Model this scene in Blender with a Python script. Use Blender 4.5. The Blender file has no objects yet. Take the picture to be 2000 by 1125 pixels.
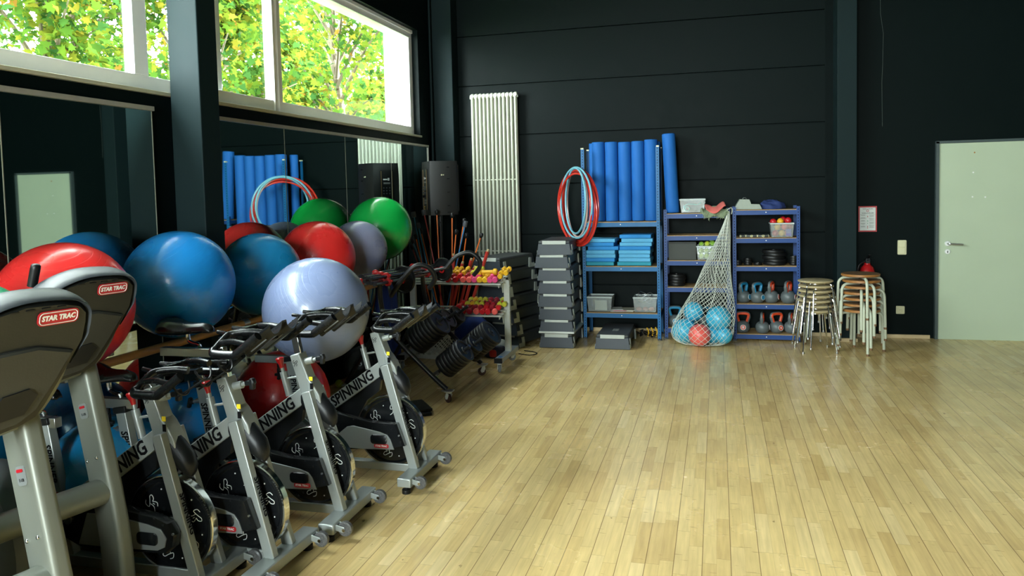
import bpy, math, random
from mathutils import Vector, Matrix, Euler, Quaternion
random.seed(7)
S = bpy.context.scene
COL = S.collection
PI = math.pi

# ------------------------------------------------------------------ camera
YAW, TILT, ROLL, FPX, CAMZ = 0.2606, 0.05757, -0.02319, 1507.97, 1.629
cd = bpy.data.cameras.new('camera'); cam = bpy.data.objects.new('camera', cd); COL.objects.link(cam)
fw = Vector((-math.sin(YAW)*math.cos(TILT), math.cos(YAW)*math.cos(TILT), -math.sin(TILT)))
rt = Vector((math.cos(YAW), math.sin(YAW), 0)); up = rt.cross(fw)
r2 = rt*math.cos(ROLL)+up*math.sin(ROLL); u2 = -rt*math.sin(ROLL)+up*math.cos(ROLL)
cam.matrix_world = Matrix(((r2.x, u2.x, -fw.x, 0), (r2.y, u2.y, -fw.y, 0), (r2.z, u2.z, -fw.z, CAMZ), (0, 0, 0, 1)))
cd.sensor_width = 36; cd.lens = FPX*36/2000; cd.shift_y = -(562.5-458.5)/2000
cd.clip_start = 0.05; cd.clip_end = 200
S.camera = cam

# ------------------------------------------------------------------ light
w = bpy.data.worlds.new('world'); S.world = w; w.use_nodes = True
nt = w.node_tree; nt.nodes.clear()
wo = nt.nodes.new('ShaderNodeOutputWorld'); bg = nt.nodes.new('ShaderNodeBackground')
bg.inputs['Color'].default_value = (0.90, 0.985, 1.0, 1); bg.inputs['Strength'].default_value = 21
nt.links.new(bg.outputs[0], wo.inputs[0])
sd = bpy.data.lights.new('sun', 'SUN'); so = bpy.data.objects.new('sun', sd); COL.objects.link(so)
sd.energy = 7.0; sd.angle = 0.02; sd.color = (1.0, 0.93, 0.78)
so.rotation_euler = Vector((0.62, 0.35, 0.7)).to_track_quat('Z', 'Y').to_euler()
S.view_settings.view_transform = 'Standard'; S.view_settings.look = 'None'
S.view_settings.exposure = 1.42; S.view_settings.gamma = 1.0; S.view_settings.use_curve_mapping = False
S.cycles.use_denoising = True
S.cycles.sample_clamp_indirect = 6.0
S.cycles.max_bounces = 10; S.cycles.transparent_max_bounces = 24
S.cycles.caustics_reflective = False; S.cycles.caustics_refractive = False
def portal(loc, rot, sx, sy):
    d = bpy.data.lights.new('daylight_portal', 'AREA'); d.shape = 'RECTANGLE'; d.size = sx; d.size_y = sy
    d.cycles.is_portal = True
    o = bpy.data.objects.new('daylight_portal', d); COL.objects.link(o); o.location = loc; o.rotation_euler = rot

# ------------------------------------------------------------------ helpers
def lin(c):
    if isinstance(c, str):
        c = [int(c[i:i+2], 16)/255 for i in (0, 2, 4)]
        return tuple((x/12.92 if x <= .04045 else ((x+.055)/1.055)**2.4) for x in c)
    return tuple(c)
_M = {}
def mat(name, c, rough=.5, metal=0., var=.12, scale=30., bump=0., coat=0., emit=None, trans=0., alpha=1.):
    """principled material with procedural mottling of colour and roughness"""
    if name in _M: return _M[name]
    m = bpy.data.materials.new(name); m.use_nodes = True; n = m.node_tree; b = n.nodes['Principled BSDF']
    c = lin(c)
    tc = n.nodes.new('ShaderNodeTexCoord'); no = n.nodes.new('ShaderNodeTexNoise')
    no.inputs['Scale'].default_value = scale; no.inputs['Detail'].default_value = 4
    n.links.new(tc.outputs['Object'], no.inputs['Vector'])
    mx = n.nodes.new('ShaderNodeMix'); mx.data_type = 'RGBA'
    mx.inputs[6].default_value = tuple(x*(1-var) for x in c)+(1,); mx.inputs[7].default_value = tuple(min(1, x*(1+var)) for x in c)+(1,)
    n.links.new(no.outputs['Fac'], mx.inputs[0]); n.links.new(mx.outputs[2], b.inputs['Base Color'])
    mr = n.nodes.new('ShaderNodeMapRange'); mr.inputs[3].default_value = max(.02, rough*.85); mr.inputs[4].default_value = min(1, rough*1.15)
    n.links.new(no.outputs['Fac'], mr.inputs[0]); n.links.new(mr.outputs[0], b.inputs['Roughness'])
    b.inputs['Metallic'].default_value = metal
    if coat: b.inputs['Coat Weight'].default_value = coat; b.inputs['Coat Roughness'].default_value = .12
    if trans: b.inputs['Transmission Weight'].default_value = trans
    if bump:
        bp = n.nodes.new('ShaderNodeBump'); bp.inputs['Strength'].default_value = bump; bp.inputs['Distance'].default_value = .002
        n.links.new(no.outputs['Fac'], bp.inputs['Height']); n.links.new(bp.outputs[0], b.inputs['Normal'])
    if alpha < 1: b.inputs['Alpha'].default_value = alpha
    _M[name] = m; return m

def frame_of(d, hint=(0, 0, 1)):
    d = Vector(d).normalized(); h = Vector(hint)
    if abs(d.dot(h)) > .98: h = Vector((1, 0, 0)) if abs(d.x) < .9 else Vector((0, 1, 0))
    a = h.cross(d).normalized(); b = d.cross(a)
    return a, b, d
class MB:
    """collects shapes, builds ONE mesh object"""
    def __init__(s): s.v = []; s.f = []
    def add(s, vs, fs):
        o = len(s.v); s.v += [tuple(x) for x in vs]; s.f += [tuple(i+o for i in f) for f in fs]; return s
    def box(s, c, size, rot=None, taper=None):
        hx, hy, hz = (x/2 for x in size); vs = []
        for z in (-hz, hz):
            k = 1 if (taper is None or z < 0) else taper
            for x, y in ((-hx, -hy), (hx, -hy), (hx, hy), (-hx, hy)): vs.append(Vector((x*k, y*k, z)))
        if rot is not None:
            R = rot if isinstance(rot, Matrix) else Euler(rot).to_matrix()
            vs = [R @ p for p in vs]
        c = Vector(c)
        return s.add([p+c for p in vs], [(3, 2, 1, 0), (4, 5, 6, 7), (0, 1, 5, 4), (1, 2, 6, 5), (2, 3, 7, 6), (3, 0, 4, 7)])
    def beam(s, p, q, a, b, hint=(0, 0, 1)):
        """box of section a x b from p to q; a is measured along hint x direction"""
        p = Vector(p); q = Vector(q); A, B, D = frame_of(q-p, hint)
        vs = [x+A*i*a/2+B*j*b/2 for x in (p, q) for i, j in ((-1, -1), (1, -1), (1, 1), (-1, 1))]
        return s.add(vs, [(3, 2, 1, 0), (4, 5, 6, 7), (0, 1, 5, 4), (1, 2, 6, 5), (2, 3, 7, 6), (3, 0, 4, 7)])
    def tube(s, pts, r, seg=10, closed=False, caps=True, flat=1.):
        pts = [Vector(p) for p in pts]; n = len(pts); rr = r if isinstance(r, (list, tuple)) else [r]*n
        vs = []; prev = None
        for i, p in enumerate(pts):
            a = pts[(i-1) % n] if (closed or i) else p; b = pts[(i+1) % n] if (closed or i < n-1) else p
            d = (b-a).normalized() if (b-a).length > 1e-9 else Vector((0, 0, 1))
            if prev is None: A, B, _ = frame_of(d)
            else:
                A = (prev-d*prev.dot(d)).normalized(); B = d.cross(A)
            prev = A
            for k in range(seg):
                t = 2*PI*k/seg; vs.append(p+A*math.cos(t)*rr[i]+B*math.sin(t)*rr[i]*flat)
        fs = []
        m = n if closed else n-1
        for i in range(m):
            j = (i+1) % n
            for k in range(seg):
                l = (k+1) % seg; fs.append((i*seg+k, i*seg+l, j*seg+l, j*seg+k))
        if caps and not closed: fs += [tuple(range(seg-1, -1, -1)), tuple((n-1)*seg+k for k in range(seg))]
        return s.add(vs, fs)
    def cyl(s, p, q, r, r2=None, seg=20): return s.tube([p, q], [r, r if r2 is None else r2], seg)
    def lathe(s, prof, o=(0, 0, 0), ax=(0, 0, 1), seg=28, hint=(0, 0, 1)):
        """prof = [(radius, height along axis)]"""
        A, B, D = frame_of(ax, hint); o = Vector(o); vs = []; rows = []
        for r, h in prof:
            if r < 1e-6: rows.append([len(vs)]); vs.append(o+D*h)
            else:
                rows.append(list(range(len(vs), len(vs)+seg)))
                for k in range(seg): t = 2*PI*k/seg; vs.append(o+D*h+(A*math.cos(t)+B*math.sin(t))*r)
        fs = []
        for a, b in zip(rows, rows[1:]):
            for k in range(seg):
                l = (k+1) % seg
                if len(a) == 1 and len(b) == 1: break
                if len(a) == 1: fs.append((a[0], b[l], b[k]))
                elif len(b) == 1: fs.append((a[k], a[l], b[0]))
                else: fs.append((a[k], a[l], b[l], b[k]))
        return s.add(vs, fs)
    def ball(s, c, r, seg=20, sq=(1, 1, 1)):
        n = max(6, seg//2); o = len(s.v); s.lathe([(r*math.sin(PI*i/n), -r*math.cos(PI*i/n)) for i in range(n+1)], (0, 0, 0), (0, 0, 1), seg)
        for i in range(o, len(s.v)):
            x = s.v[i]; s.v[i] = (x[0]*sq[0]+c[0], x[1]*sq[1]+c[1], x[2]*sq[2]+c[2])
        return s
    def prism(s, poly, t, o=(0, 0, 0), X=(1, 0, 0), Y=(0, 0, 1), bev=0.):
        """polygon in plane X,Y thickened by t on both sides of o along X x Y"""
        X = Vector(X).normalized(); Y = Vector(Y).normalized(); N = X.cross(Y); o = Vector(o); n = len(poly)
        cx = sum(p[0] for p in poly)/n; cy = sum(p[1] for p in poly)/n
        def ring(k, off): return [o+X*(cx+(a-cx)*k)+Y*(cy+(b-cy)*k)+N*off for a, b in poly]
        if bev:
            R = [ring(1-bev, -t/2), ring(1, -t/2*.55), ring(1, t/2*.55), ring(1-bev, t/2)]
        else: R = [ring(1, -t/2), ring(1, t/2)]
        vs = [p for r in R for p in r]; fs = [tuple(range(n-1, -1, -1)), tuple((len(R)-1)*n+k for k in range(n))]
        for i in range(len(R)-1):
            for k in range(n): l = (k+1) % n; fs.append((i*n+k, i*n+l, (i+1)*n+l, (i+1)*n+k))
        return s.add(vs, fs)
    def mesh(s, name, m, smooth=35):
        me = bpy.data.meshes.new(name); me.from_pydata(s.v, [], s.f); me.validate(); me.update()
        if smooth: 
            me.polygons.foreach_set('use_smooth', [True]*len(me.polygons)); me.set_sharp_from_angle(angle=math.radians(smooth))
        me.materials.append(m); return me
    def obj(s, name, m, parent=None, smooth=35, bevel=0., label=None, loc=None, rot=None):
        o = bpy.data.objects.new(name, s.mesh(name, m, smooth)); COL.objects.link(o)
        if parent is not None: o.parent = parent
        if loc is not None: o.location = loc
        if rot is not None: o.rotation_euler = rot
        if bevel:
            b = o.modifiers.new('bevel', 'BEVEL'); b.width = bevel; b.segments = 2; b.limit_method = 'ANGLE'; b.angle_limit = .6
            b.harden_normals = False
        if label: o['label'] = label
        return o
def rounded(w, h, r, n=5, cx=0, cy=0):
    out = []
    for sx, sy, a0 in ((1, 1, 0), (-1, 1, PI/2), (-1, -1, PI), (1, -1, 1.5*PI)):
        for i in range(n+1):
            a = a0+PI/2*i/n; out.append((cx+sx*(w/2-r)+r*math.cos(a), cy+sy*(h/2-r)+r*math.sin(a)))
    return out
def smooth_path(pts, n=6, closed=False):
    """catmull-rom"""
    P = [Vector(p) for p in pts]; out = []; m = len(P)
    rng = range(m) if closed else range(m-1)
    for i in rng:
        p0 = P[(i-1) % m] if (closed or i) else P[0]; p1 = P[i]; p2 = P[(i+1) % m]; p3 = P[(i+2) % m] if (closed or i+2 < m) else P[-1]
        for k in range(n):
            t = k/n
            out.append(.5*((2*p1)+(-p0+p2)*t+(2*p0-5*p1+4*p2-p3)*t*t+(-p0+3*p1-3*p2+p3)*t**3))
    if not closed: out.append(P[-1])
    return out
def tag(o, label=None, cat=None, group=None, kind=None):
    if label: o['label'] = label
    if cat: o['category'] = cat
    if group: o['group'] = group
    if kind: o['kind'] = kind
    return o
def thing(name, label, cat, loc=(0, 0, 0), rz=0., group=None, rot=None):
    o = bpy.data.objects.new(name, None); COL.objects.link(o); o.empty_display_size = .1
    o.location = loc; o.rotation_euler = rot if rot is not None else (0, 0, rz)
    return tag(o, label, cat, group)
def copy_tree(o, parent=None):
    c = o.copy(); COL.objects.link(c); c.parent = parent
    for ch in list(o.children): copy_tree(ch, c)
    return c
def dup(o, label, loc=None, rz=None, group=None, rot=None):
    c = copy_tree(o); c['label'] = label
    if group: c['group'] = group
    if loc is not None: c.location = loc
    if rz is not None: c.rotation_euler = (0, 0, rz)
    if rot is not None: c.rotation_euler = rot
    return c
def text(name, s, size, m, parent, o, X, Y, ext=.0008, bold=0., shear=0., label=None, align='CENTER', sx=1.):
    c = bpy.data.curves.new(name, 'FONT'); c.body = s; c.size = size; c.extrude = ext; c.offset = bold; c.shear = shear
    c.align_x = align; c.align_y = 'CENTER'; c.resolution_u = 2
    t = bpy.data.objects.new(name, c); COL.objects.link(t)
    bpy.context.view_layer.update()
    me = bpy.data.meshes.new_from_object(t.evaluated_get(bpy.context.evaluated_depsgraph_get()))
    bpy.data.objects.remove(t)
    X = Vector(X).normalized(); Y = Vector(Y).normalized(); N = X.cross(Y); o = Vector(o)
    M = Matrix((X*sx, Y, N)).transposed().to_4x4(); M.translation = o
    me.transform(M); me.materials.clear(); me.materials.append(m)
    ob = bpy.data.objects.new(name, me); COL.objects.link(ob); ob.parent = parent
    if label: ob['label'] = label
    return ob
def struct(o): o['kind'] = 'structure'; return o

# ------------------------------------------------------------------ materials
WALL = mat('dark_wall_paint', (.0018, .0052, .0050), .5, var=.10, scale=14, bump=.12)
COLP = mat('column_paint', (.0078, .0165, .0175), .55, var=.08, scale=9, bump=.15)
WALL.node_tree.nodes['Principled BSDF'].inputs['Specular IOR Level'].default_value = .07; COLP.node_tree.nodes['Principled BSDF'].inputs['Specular IOR Level'].default_value = .08
WHITE_FR = mat('white_window_plastic', 'f8f9f8', .3, var=.02)
PLASTER = mat('white_plaster', 'eeeeea', .8, var=.04)
CHROME = mat('chrome', (.75, .76, .76), .12, 1., var=.03)
STEEL = mat('brushed_steel', (.55, .56, .56), .32, 1., var=.06)
BLACK = mat('black_plastic', (.006, .007, .008), .40, var=.15)
BLACKG = mat('black_gloss', (.006, .007, .008), .26, var=.1, coat=.15)
GRIP = mat('black_grip_vinyl', (.004, .0045, .005), .27, var=.1)
RUBBER = mat('black_rubber', (.006, .0065, .007), .42, var=.2, bump=.2, scale=120)
GREYPL = mat('dark_grey_plastic', (.055, .062, .072), .5, var=.1, bump=.1, scale=200)
SILVER = mat('silver_paint', (.37, .40, .385), .36, .45, var=.04)
SILVERD = mat('silver_plastic', (.26, .28, .28), .35, .3, var=.05)
REDP = mat('red_plastic', (.38, .008, .010), .3, var=.08, coat=.3)
CREAM = mat('cream_plastic', 'c9c6a2', .4, var=.04)
WOODL = mat('light_birch', (.55, .42, .23), .4, var=.12, scale=18)
WOODD = mat('brown_plywood', (.33, .15, .045), .45, var=.2, scale=22)
BARRE = mat('barre_wood', (.52, .26, .07), .35, var=.18, scale=16)
LBLUE = mat('teal_blue_enamel', (.005, .115, .30), .42, var=.08)
DBLUE = mat('deep_blue_enamel', (.010, .050, .20), .42, var=.1)
for m_ in (LBLUE, DBLUE): m_.node_tree.nodes['Principled BSDF'].inputs['Specular IOR Level'].default_value = .3
OSB = mat('shelf_board', (.42, .27, .12), .7, var=.2, scale=60)
for m_ in (BLACK, RUBBER, GRIP, GREYPL): m_.node_tree.nodes['Principled BSDF'].inputs['Specular IOR Level'].default_value = .33
INK = mat('black_ink', (.004, .004, .005), .8, var=.05); INK.node_tree.nodes['Principled BSDF'].inputs['Specular IOR Level'].default_value = .1
WINK = mat('white_ink', (.75, .76, .74), .5, var=.03)
REDINK = mat('red_ink', (.42, .012, .02), .4, var=.05)
WHITEPL = mat('white_plastic', (.68, .7, .68), .4, var=.05)
YEL = mat('yellow_vinyl', (.75, .42, .02), .4, var=.08)
LIME = mat('lime_vinyl', (.5, .5, .04), .4, var=.08)
RED = mat('red_vinyl', (.50, .012, .018), .35, var=.08)
DRED = mat('dark_red_vinyl', (.26, .008, .02), .35, var=.08)
PINK = mat('pink_vinyl', (.72, .07, .22), .35, var=.08)
CORAL = mat('coral_vinyl', (.8, .12, .10), .35, var=.08)

def glass_mat(name, tint, gloss, milk=0.):
    m = bpy.data.materials.new(name); m.use_nodes = True; n = m.node_tree; n.nodes.clear()
    o = n.nodes.new('ShaderNodeOutputMaterial'); t = n.nodes.new('ShaderNodeBsdfTransparent'); g = n.nodes.new('ShaderNodeBsdfGlossy')
    mx = n.nodes.new('ShaderNodeMixShader'); ge = n.nodes.new('ShaderNodeNewGeometry')
    def M(op, a, b=None):
        x = n.nodes.new('ShaderNodeMath'); x.operation = op; x.use_clamp = op == 'ADD'
        if isinstance(a, (int, float)): x.inputs[0].default_value = a
        else: n.links.new(a, x.inputs[0])
        if b is not None:
            if isinstance(b, (int, float)): x.inputs[1].default_value = b
            else: n.links.new(b, x.inputs[1])
        return x
    dt = n.nodes.new('ShaderNodeVectorMath'); dt.operation = 'DOT_PRODUCT'; n.links.new(ge.outputs['Incoming'], dt.inputs[0]); n.links.new(ge.outputs['Normal'], dt.inputs[1])
    fr = M('ADD', M('MULTIPLY', M('POWER', M('SUBTRACT', 1., M('ABSOLUTE', dt.outputs['Value']).outputs[0]).outputs[0], 5.).outputs[0], .9).outputs[0], .03)
    mu = n.nodes.new('ShaderNodeMath'); mu.operation = 'MULTIPLY'; mu.inputs[1].default_value = gloss
    no = n.nodes.new('ShaderNodeTexNoise'); no.inputs['Scale'].default_value = 3
    mp = n.nodes.new('ShaderNodeMapRange'); mp.inputs[3].default_value = .0; mp.inputs[4].default_value = .02
    n.links.new(no.outputs[0], mp.inputs[0]); n.links.new(mp.outputs[0], g.inputs['Roughness'])
    t.inputs[0].default_value = tint+(1,)
    n.links.new(fr.outputs[0], mu.inputs[0]); n.links.new(mu.outputs[0], mx.inputs[0])
    n.links.new(t.outputs[0], mx.inputs[1]); n.links.new(g.outputs[0], mx.inputs[2]); n.links.new(mx.outputs[0], o.inputs[0])
    if milk:
        d = n.nodes.new('ShaderNodeBsdfDiffuse'); d.inputs[0].default_value = (.75, .8, .8, 1); m2 = n.nodes.new('ShaderNodeMixShader'); m2.inputs[0].default_value = milk
        n.links.new(mx.outputs[0], m2.inputs[1]); n.links.new(d.outputs[0], m2.inputs[2]); n.links.new(m2.outputs[0], o.inputs[0])
    return m
GLASS = glass_mat('window_glass', (.97, .99, .98), 1.)
CLEARPL = glass_mat('clear_box_plastic', (.88, .91, .91), 1.2, .16)
def mirror_mat():
    m = mat('mirror_glass', (.66, .76, .72), .015, 1., var=.01, scale=2); return m
MIRROR = mirror_mat()
# ------------------------------------------------------------------ the room
XW, YB, ZC, XR, YF = -3.21, 8.749, 4.7, 6.2, -5.0
def floor_mat():
    m = bpy.data.materials.new('parquet'); m.use_nodes = True; n = m.node_tree; b = n.nodes['Principled BSDF']; L = n.links.new
    def N(t, **k):
        x = n.nodes.new(t)
        for a, v in k.items(): setattr(x, a, v)
        return x
    def M(op, a, b=None, c=None):
        x = N('ShaderNodeMath', operation=op)
        for i, v in enumerate((a, b, c)):
            if v is None: continue
            if isinstance(v, (int, float)): x.inputs[i].default_value = v
            else: L(v, x.inputs[i])
        return x.outputs[0]
    tc = N('ShaderNodeTexCoord'); sp = N('ShaderNodeSeparateXYZ'); L(tc.outputs['Object'], sp.inputs[0])
    X, Y = sp.outputs[0], sp.outputs[1]
    W = .0601
    u = M('DIVIDE', M('ADD', X, .315), W); iu = M('FLOOR', u); fu = M('FRACT', u)
    wn = N('ShaderNodeTexWhiteNoise', noise_dimensions='1D'); L(iu, wn.inputs['W'])
    v = M('DIVIDE', M('ADD', Y, M('MULTIPLY', wn.outputs['Value'], 3.)), .42); iv = M('FLOOR', v); fv = M('FRACT', v)
    cb = N('ShaderNodeCombineXYZ'); L(iu, cb.inputs[0]); L(iv, cb.inputs[1])
    w2 = N('ShaderNodeTexWhiteNoise', noise_dimensions='2D'); L(cb.outputs[0], w2.inputs['Vector'])
    ramp = N('ShaderNodeValToRGB'); L(w2.outputs['Value'], ramp.inputs[0])
    e = ramp.color_ramp.elements
    e[0].position = 0; e[0].color = (.65, .45, .18, 1); e[1].position = 1; e[1].color = (.83, .63, .31, 1)
    for p, c in ((.15, (.71, .50, .21)), (.5, (.77, .56, .24)), (.85, (.79, .58, .26))): x = e.new(p); x.color = c+(1,)
    # grain
    mp = N('ShaderNodeMapping'); mp.inputs['Scale'].default_value = (55, 3.5, 1); L(tc.outputs['Object'], mp.inputs[0])
    ad = N('ShaderNodeVectorMath', operation='ADD'); L(mp.outputs[0], ad.inputs[0])
    cb2 = N('ShaderNodeCombineXYZ'); L(M('MULTIPLY', w2.outputs['Value'], 40.), cb2.inputs[1]); L(cb2.outputs[0], ad.inputs[1])
    g = N('ShaderNodeTexNoise'); g.inputs['Detail'].default_value = 6; g.inputs['Scale'].default_value = 1; L(ad.outputs[0], g.inputs['Vector'])
    gm = N('ShaderNodeMapRange'); gm.inputs[1].default_value = .3; gm.inputs[2].default_value = .75; gm.inputs[3].default_value = .86; gm.inputs[4].default_value = 1.1
    L(g.outputs[0], gm.inputs[0])
    mul = N('ShaderNodeMix', data_type='RGBA', blend_type='MULTIPLY'); mul.inputs[0].default_value = 1; L(ramp.outputs[0], mul.inputs[6]); L(gm.outputs[0], mul.inputs[7])
    # worn patches
    bn = N('ShaderNodeTexNoise'); bn.inputs['Scale'].default_value = 1.7; bn.inputs['Detail'].default_value = 5; L(tc.outputs['Object'], bn.inputs['Vector'])
    bm = N('ShaderNodeMapRange'); bm.inputs[1].default_value = .35; bm.inputs[2].default_value = .7; bm.inputs[3].default_value = .88; bm.inputs[4].default_value = 1.06; L(bn.outputs[0], bm.inputs[0])
    mul2 = N('ShaderNodeMix', data_type='RGBA', blend_type='MULTIPLY'); mul2.inputs[0].default_value = 1; L(mul.outputs[2], mul2.inputs[6]); L(bm.outputs[0], mul2.inputs[7])
    # specks, knots and scratches
    mp3 = N('ShaderNodeMapping'); mp3.inputs['Scale'].default_value = (26, 17, 1); L(tc.outputs['Object'], mp3.inputs[0])
    kn = N('ShaderNodeTexNoise'); kn.inputs['Scale'].default_value = 1.; kn.inputs['Detail'].default_value = 3; L(mp3.outputs[0], kn.inputs['Vector'])
    ks = N('ShaderNodeMapRange'); ks.inputs[1].default_value = .72; ks.inputs[2].default_value = .76; L(kn.outputs[0], ks.inputs[0])
    mp4 = N('ShaderNodeMapping'); mp4.inputs['Scale'].default_value = (11, 75, 1); mp4.inputs['Rotation'].default_value = (0, 0, .12); L(tc.outputs['Object'], mp4.inputs[0])
    sn = N('ShaderNodeTexNoise'); sn.inputs['Scale'].default_value = 1.; sn.inputs['Detail'].default_value = 2; L(mp4.outputs[0], sn.inputs['Vector'])
    ss = N('ShaderNodeMapRange'); ss.inputs[1].default_value = .69; ss.inputs[2].default_value = .73; L(sn.outputs[0], ss.inputs[0])
    # joints: dark every second strip, faint between, cross joints
    ju = M('MULTIPLY', M('ABSOLUTE', M('SUBTRACT', M('FRACT', M('ADD', M('MULTIPLY', u, .5), .5)), .5)), 2*W)
    dark = M('LESS_THAN', ju, .0017)
    faint = M('LESS_THAN', M('MULTIPLY', M('MINIMUM', fu, M('SUBTRACT', 1., fu)), W), .0006)
    cross = M('LESS_THAN', M('MULTIPLY', fv, .42), .0018)
    j = M('MAXIMUM', M('MULTIPLY', dark, .72), M('MAXIMUM', M('MULTIPLY', faint, .25), M('MULTIPLY', cross, .5)))
    j = M('MAXIMUM', j, M('MULTIPLY', ks.outputs[0], .6)); j = M('MAXIMUM', j, M('MULTIPLY', ss.outputs[0], .45))
    fin = N('ShaderNodeMix', data_type='RGBA'); L(j, fin.inputs[0]); L(mul2.outputs[2], fin.inputs[6]); fin.inputs[7].default_value = (.13, .07, .03, 1)
    L(fin.outputs[2], b.inputs['Base Color'])
    rr = N('ShaderNodeMapRange'); rr.inputs[3].default_value = .15; rr.inputs[4].default_value = .36; L(bn.outputs[0], rr.inputs[0]); L(rr.outputs[0], b.inputs['Roughness'])
    bp = N('ShaderNodeBump'); bp.inputs['Strength'].default_value = .25; bp.inputs['Distance'].default_value = .001
    L(M('SUBTRACT', M('MULTIPLY', g.outputs[0], .15), j), bp.inputs['Height']); L(bp.outputs[0], b.inputs['Normal'])
    return m
struct(MB().box(((XW+XR)/2, (YF+YB)/2, -.05), (XR-XW+.8, YB-YF+.8, .1)).obj('floor', floor_mat(), smooth=0))
struct(MB().box(((XW+XR)/2-.2, (YF+YB)/2, ZC+.1), (XR-XW+1.0, YB-YF+1.0, .2)).obj('ceiling', mat('ceiling_paint', (.10, .11, .11), .7), smooth=0))
# back wall: stacked concrete panels with real grooves left of the second column
wb = MB(); zs = [0, .53, 1.11, 1.694, 2.272, 2.86, 3.437, 4.02, 4.7]
for a, b in zip(zs, zs[1:]): wb.box(((XW+1.3)/2-.2, YB+.1, (a+b)/2), (1.3-XW+.4, .2, b-a-.011))
wb.box(((XW+1.3)/2-.2, YB+.14, ZC/2), (1.3-XW+.4, .2, ZC))
wb.box(((1.3+XR)/2, YB+.12, ZC/2), (XR-1.3+.4, .24, ZC))
struct(wb.obj('wall_back', WALL, smooth=0, bevel=.002))
# left wall with two window bands
WZ0, WZ1 = 2.25, 3.43
def wall_left(x0, x1, name, m):
    b = MB(); xc = (x0+x1)/2; t = x1-x0
    b.box((xc, (YF+YB)/2, WZ0/2), (t, YB-YF+.4, WZ0)); b.box((xc, (YF+YB)/2, (WZ1+ZC)/2), (t, YB-YF+.4, ZC-WZ1))
    for a, c in ((8.15, YB+.2), (4.32, 4.45) if x1 > -3.3 else (4.62, 4.80), (YF-.2, -4.4)): b.box((xc, (a+c)/2, (WZ0+WZ1)/2), (t, c-a, WZ1-WZ0+.002))
    struct(b.obj(name, m, smooth=0))
wall_left(-3.37, XW, 'wall_left', WALL)
wall_left(-3.62, -3.372, 'trim_1', PLASTER)
# right wall and front wall (behind the camera) with one opening, for the added fill window
struct(MB().box((XR+.15, (YF+YB)/2, ZC/2), (.3, YB-YF+.4, ZC)).obj('wall_right', WALL, smooth=0))
fwl = MB(); fwl.box(((XW+XR)/2, YF-.15, .45), (XR-XW+.8, .3, .9)); fwl.box(((XW+XR)/2, YF-.15, 4.2), (XR-XW+.8, .3, 1.0))
for a, c in ((XW-.4, -2.5), (-.1, XR+.4)): fwl.box(((a+c)/2, YF-.15, 2.3), (c-a, .3, 2.8))
struct(fwl.obj('wall_front', WALL, smooth=0))
portal((-1.3, YF-.1, 2.3), (PI/2, 0, 0), 2.4, 2.8)
portal((-3.45, 6.2, 2.84), (0, -PI/2, 0), WZ1-WZ0, 3.9)
portal((-3.45, -.2, 2.84), (0, -PI/2, 0), WZ1-WZ0, 8.4)
# columns
def colm(name, b): struct(b.obj(name, COLP, smooth=0, bevel=.006))
b = MB().box((-3.037, 4.05, ZC/2), (.205, .18, ZC))
colm('wall_column', b)
colm('wall_column', MB().box((-3.08, 8.64, ZC/2), (.27, .215, ZC)))
colm('wall_column', MB().box((1.272, 8.6, ZC/2), (.185, .30, ZC)))
# conduit in the corner
struct(MB().tube([(-3.185, 8.47, 4.6), (-3.185, 8.47, 3.2), (-3.18, 8.46, 2.6), (-3.175, 8.44, 2.0), (-3.175, 8.44, .1)], .014).obj('trim_2', COLP))
# baseboards: thin light wood strip
for i, (a, c) in enumerate(((-2.9, 1.17), (1.37, 2.11))):
    struct(MB().box(((a+c)/2, YB-.012, .018), (c-a, .024, .036)).obj('baseboard_back', WOODL, smooth=0))
struct(MB().box((1.272, 8.437, .02), (.2, .024, .036)).obj('baseboard_back', WOODL, smooth=0))
# windows
def window(nm, y0, y1, mull):
    f = MB(); x = -3.315; z0, z1 = WZ0, WZ1; dp = .07
    f.box((x, (y0+y1)/2, z0+.055), (dp, y1-y0, .11)); f.box((x, (y0+y1)/2, z1-.045), (dp, y1-y0, .09))
    f.box((x+.012, (y0+y1)/2, z1-.02), (dp+.01, y1-y0-.01, .035))
    zm, hm = (z0+.1102+z1-.0902)/2, z1-z0-.2004
    f.box((x, y0+.045, zm), (dp, .09, hm)); f.box((x, y1-.045, zm), (dp, .09, hm))
    for y in mull:
        f.box((x, y, zm), (dp, .115, hm))
        if nm != 'window_1': continue
        f.box((x+.02, y+.02, (z0+z1)/2), (dp, .05, z1-z0-.004))
        f.box((x+.028, y-.045, (z0+z1)/2), (dp-.03, .018, z1-z0))
    w_ = struct(f.obj(nm, WHITE_FR, smooth=0, bevel=.004))
    MB().box((x, (y0+y1)/2, (z0+z1)/2+.01), (.012, y1-y0-.12, z1-z0-.14)).obj('pane', GLASS, w_, smooth=0)
    MB().box((XW-.035, (y0+y1)/2, z0+.002), (.12, y1-y0, .022)).obj('window_sill', mat('sill_stone', 'b9b79c', .5), w_, smooth=0, bevel=.003)
window('window_1', 4.452, 8.148, (5.36,))
window('window_2', -4.398, 4.318, (3.90, 1.6, -.6, -2.5))
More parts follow.
